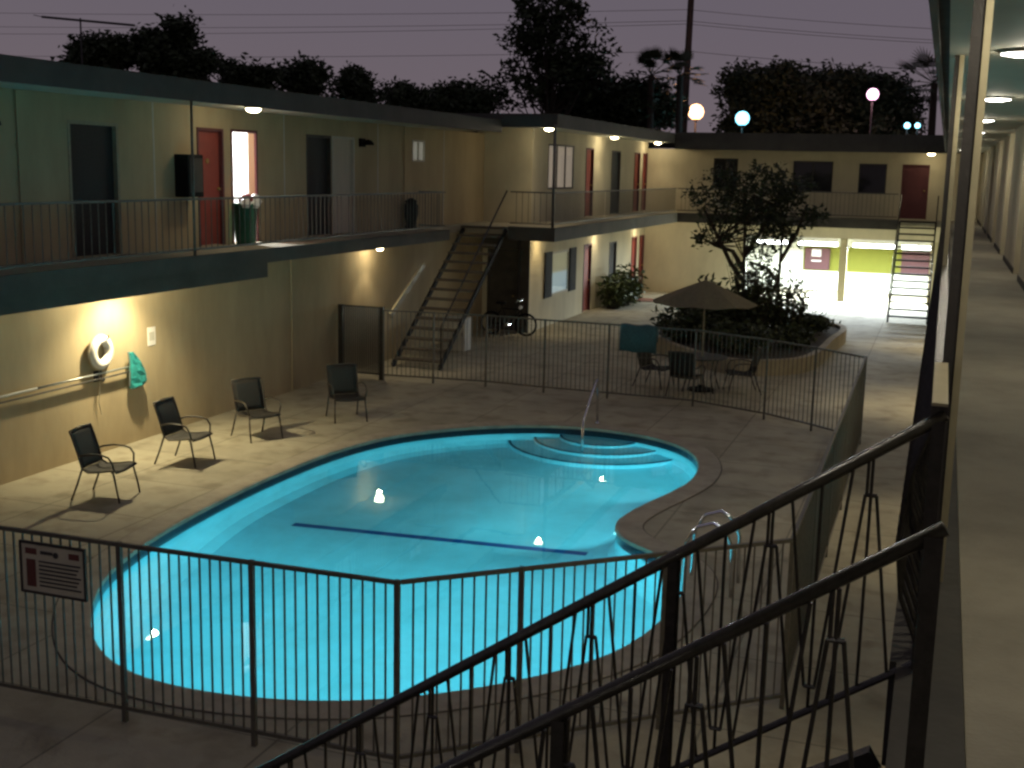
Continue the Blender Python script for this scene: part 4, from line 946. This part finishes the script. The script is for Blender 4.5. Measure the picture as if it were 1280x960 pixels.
for c, rad, nc in [((-5.6,33,3.9),(1.0,0.9,0.75),36), ((-4.6,33,4.1),(1.1,1.0,0.75),44), ((-3.75,33.1,3.7),(0.75,0.8,0.7),26), ((-5.0,33,3.2),(1.2,0.8,0.5),26), ((-6.15,33,2.7),(0.3,0.3,0.2),5), ((-4.2,33.1,2.7),(0.7,0.6,0.35),12)]:
    tips += leaves(cr, c, rad, int(nc*1.15), 30, 0.075, rg, 0.3)
for q in tips[::3]:
    s = Vector(rg.choice(br_)[2])
    tk.tube([s, s.lerp(q, 0.5)+Vector((0,0,-0.08)), q], [0.018,0.012,0.004], 5)
tk.build('trunk', M['bark'], ct); raw(cr, 'crown', M['leaf'], ct)
def shrub(label, base, rad, h, seed, n=30, size=0.09, upright=False, group='shrubs in the planter', m='leaf'):
    rg = random.Random(seed); t = thing('shrub', base, label, 'shrub', group); b = Vector(base); st = MB(); lv = MB()
    for k in range(n):
        a = rg.uniform(0, 2*PI); r_ = rad*math.sqrt(rg.random()); hh = h*rg.uniform(0.55, 1.1)*(1.0 - 0.35*(r_/rad))
        p0 = b + Vector((r_*0.4*math.cos(a), r_*0.4*math.sin(a), 0)); p1 = b + Vector((r_*math.cos(a), r_*math.sin(a), hh))
        st.tube([p0, p0.lerp(p1, 0.55) + Vector((0,0,0.05)), p1], [0.014,0.009,0.003], 4)
        for j in range(16 if upright else 20):
            f = 0.2 + 0.8*j/18; q = p0.lerp(p1, min(1, f)) + Vector((rg.gauss(0,1), rg.gauss(0,1), rg.gauss(0,0.6)))*(0.05 if upright else 0.12)*(h**0.5)
            leaf(lv, q, size*rg.uniform(0.7,1.3), rg)
    st.build('stems', M['bark'], t); raw(lv, 'foliage', M[m], t); return t
shrub('dense dark shrub in the planter behind the umbrella pole', (-5.5, 31.2, 0.3), 0.95, 1.5, 51, 90, 0.10)
shrub('tall spiky shrub in the planter below the tree', (-4.5, 31.2, 0.3), 0.75, 3.0, 52, 100, 0.085, True)
shrub('ragged upright shrub at the right side of the planter', (-3.7, 31.8, 0.3), 0.7, 2.2, 53, 60, 0.085, True)
shrub('low dark shrub at the front rim of the planter', (-4.4, 28.9, 0.3), 1.0, 0.75, 54, 80, 0.09)
shrub('low shrub at the left rim of the planter', (-5.9, 29.9, 0.3), 0.85, 0.95, 55, 80, 0.09)
shrub('low ground shrub in the right corner of the planter', (-3.2, 33.6, 0.3), 0.6, 0.5, 56, 45, 0.08)
shrub('low shrub at the right rim of the planter', (-3.25, 30.0, 0.3), 0.55, 0.6, 57, 40, 0.08)
for (x, y, h, rr, sd, lb) in [(-10.15, 38.6, 1.25, 0.45, 61, 'left potted bush against the middle wing wall'), (-10.1, 39.6, 1.5, 0.5, 62, 'taller potted bush against the middle wing wall'), (-10.1, 40.7, 1.1, 0.4, 63, 'right potted bush beside the dark lower door')]:
    sh = shrub(lb, (x, y, 0), rr, h, sd, 34, 0.10, False, 'potted bushes by the lower doors', 'leaf2')
    MB().lathe([(0.14,0),(0.2,0.28),(0.22,0.30),(0.19,0.30)], (x,y,0), 16).build('pot', M['trimdk'], sh)

# ================================================================ SKYLINE: lamps, pole, wires, antenna
def street_lamp(label, px, py, Y, r, m, col, watts, arm=0.0):
    p = at(px, py, Y); t = thing('street_lamp', (p.x+arm, Y, 0), label, 'street lamp', 'street lamps beyond the roofs')
    MB().tube([(p.x+arm, Y, 0), (p.x+arm, Y, p.z-r*1.1)], [0.09, 0.05], 10).build('post', M['trimdk'], t)
    MB().lathe([(r*0.35,-r*1.1),(r*0.4,-r*0.9)], p, 12).build('collar', M['trimdk'], t)
    MB().lathe([(0.01,-r),(r*0.5,-r*0.87),(r*0.87,-r*0.5),(r,0),(r*0.87,r*0.5),(r*0.5,r*0.87),(0.01,r)], p, 20).build('globe', M[m], t, smooth=True)
    lamp('globe_light', (p.x, Y-r*1.4, p.z), col, watts, t, 0.2)
street_lamp('orange street lamp glowing above the far roof left of the turquoise one', 870, 140, 70, 0.46, 'st_orange', (1.0, 0.45, 0.2), 300)
street_lamp('turquoise street lamp glowing above the far roof', 928, 148, 66, 0.38, 'st_cyan', (0.2, 0.75, 1.0), 80)
street_lamp('rose street lamp glowing high before the wide dark tree', 1091, 118, 72, 0.34, 'st_pink', (1.0, 0.5, 0.65), 160)
street_lamp('left of two small bluish lamps near the right post', 1134, 157, 70, 0.17, 'st_cyan', (0.5, 0.8, 1.0), 10)
street_lamp('right of two small bluish lamps near the right post', 1147, 157, 70.6, 0.15, 'st_cyan', (0.5, 0.8, 1.0), 10)
p = at(860, 60, 75); up_ = thing('utility_pole', (p.x, 75, 0), 'tall dark wooden utility pole rising past the palms', 'utility pole')
MB().tube([(p.x-0.12, 75, 0), (p.x+0.1, 75, 19)], [0.24, 0.18], 10).build('pole', M['wood'], up_)
MB().box(p.x-1.3, p.x+1.5, 74.9, 75.0, 17.6, 17.75).build('crossarm', M['wood'], up_)
wires = [(12, 20, 12, 'highest thin power line across the sky'), (30, 18, 26, 'second power line from the top'), (40, 31, 30, 'third power line across the sky'), (66, 62, 64, 'lowest power line across the sky')]
for l, md, rr_, lb in wires:
    a = at(-200, l, 78); b = at(860, rr_, 75.3); c = at(1500, rr_+34, 80)
    mb = MB(); pts_ = []
    for (u, v) in ((a, b), (b, c)):
        for i in range(13):
            f = i/12; q = u.lerp(v, f); q.z -= 1.0*4*f*(1-f)*0.35; pts_.append(q)
    pts_.pop(13); mb.tube(pts_, 0.015, 5, True); tag(mb.build('power_line', M['rail']), lb, 'power line', 'power lines')
an = thing('tv_antenna', (-19.4, 24, 5.7), 'thin television antenna standing on the left roof', 'antenna')
MB().tube([(-19.4,24,5.70),(-19.4,24,7.75)],0.02,6).build('mast', M['trimdk'], an)
MB().tube([(-20.5,24,7.80),(-17.9,24,7.56)],0.03,6).build('boom', M['trimdk'], an)
el = MB()
for i in range(9): f = i/8; x = -20.4+2.4*f; el.tube([(x,23.6+0.15*f,7.79-0.22*f),(x,24.4-0.15*f,7.79-0.22*f)],0.008,5)
el.build('elements', M['trimdk'], an)
# low dark houses beyond, so the skyline does not end in nothing
for (x, y, w_, d_, h_, lb) in [(-30, 75, 12, 9, 4.2, 'dark low house beyond the left roof'), (-12, 92, 14, 9, 4.5, 'dark low house beyond the far wing'), (8, 95, 12, 9, 4.4, 'dark low house behind the right trees')]:
    t = thing('distant_house', (x, y, 0), lb, 'house', 'houses beyond the court'); MB().box(x-w_/2, x+w_/2, y-d_/2, y+d_/2, 0, h_*0.65).build('wall', M['dkbrown'], t)
    mb = MB(); z0, z1 = h_*0.65, h_; a = w_/2+0.4; b = d_/2+0.4
    mb.add([(x-a,y-b,z0),(x+a,y-b,z0),(x+a,y+b,z0),(x-a,y+b,z0),(x-a,y,z1),(x+a,y,z1)], [(0,1,5,4),(2,3,4,5),(1,2,5),(3,0,4),(0,3,2,1)]); mb.build('roof', M['roof'], t)

# ================================================================ SKY, CAMERA, RENDER
W = bpy.data.worlds.new('World'); bpy.context.scene.world = W; W.use_nodes = True
nt = W.node_tree; nt.nodes.clear()
out = nt.nodes.new('ShaderNodeOutputWorld'); bg = nt.nodes.new('ShaderNodeBackground')
sky = nt.nodes.new('ShaderNodeTexSky'); sky.sky_type = 'NISHITA'; sky.sun_disc = False
sky.sun_elevation = R(-3.0); sky.sun_rotation = R(250); sky.dust_density = 3.0
tc = nt.nodes.new('ShaderNodeTexCoord'); sep = nt.nodes.new('ShaderNodeSeparateXYZ'); nt.links.new(tc.outputs['Generated'], sep.inputs[0])
rp = nt.nodes.new('ShaderNodeValToRGB'); e = rp.color_ramp.elements
e[0].position = 0.0; e[0].color = (0.078, 0.062, 0.070, 1); e[1].position = 0.35; e[1].color = (0.050, 0.045, 0.060, 1)
x_ = rp.color_ramp.elements.new(0.12); x_.color = (0.064, 0.054, 0.067, 1)
nt.links.new(sep.outputs['Z'], rp.inputs[0])
sc_ = nt.nodes.new('ShaderNodeMix'); sc_.data_type = 'RGBA'; sc_.blend_type = 'ADD'; sc_.inputs[0].default_value = 0.05
nt.links.new(rp.outputs[0], sc_.inputs[6]); nt.links.new(sky.outputs[0], sc_.inputs[7])
nt.links.new(sc_.outputs[2], bg.inputs[0]); bg.inputs[1].default_value = 1.6
nt.links.new(bg.outputs[0], out.inputs[0])

cam = bpy.data.cameras.new('camera'); co = bpy.data.objects.new('camera', cam); C.objects.link(co)
right = Vector((AX.x, AY.x, AZ.x)); down = Vector((AX.y, AY.y, AZ.y)); fwd = Vector((AX.z, AY.z, AZ.z))
mt = Matrix(((right.x, -down.x, -fwd.x, 0), (right.y, -down.y, -fwd.y, 0), (right.z, -down.z, -fwd.z, CH), (0,0,0,1)))
co.matrix_world = mt
cam.sensor_width = 36; cam.lens = FPX/1280*36; cam.clip_end = 2000; cam.clip_start = 0.05
sc = bpy.context.scene; sc.camera = co
sc.render.resolution_x = 1024; sc.render.resolution_y = 768
sc.view_settings.view_transform = 'Standard'; sc.view_settings.look = 'None'; sc.view_settings.exposure = 0.35; sc.view_settings.gamma = 1
sc.view_settings.use_curve_mapping = False
cy = sc.cycles
cy.use_denoising = True; cy.sample_clamp_indirect = 2.5; cy.max_bounces = 7; cy.diffuse_bounces = 3; cy.glossy_bounces = 3; cy.transmission_bounces = 5; cy.transparent_max_bounces = 8
cy.filter_width = 2.6
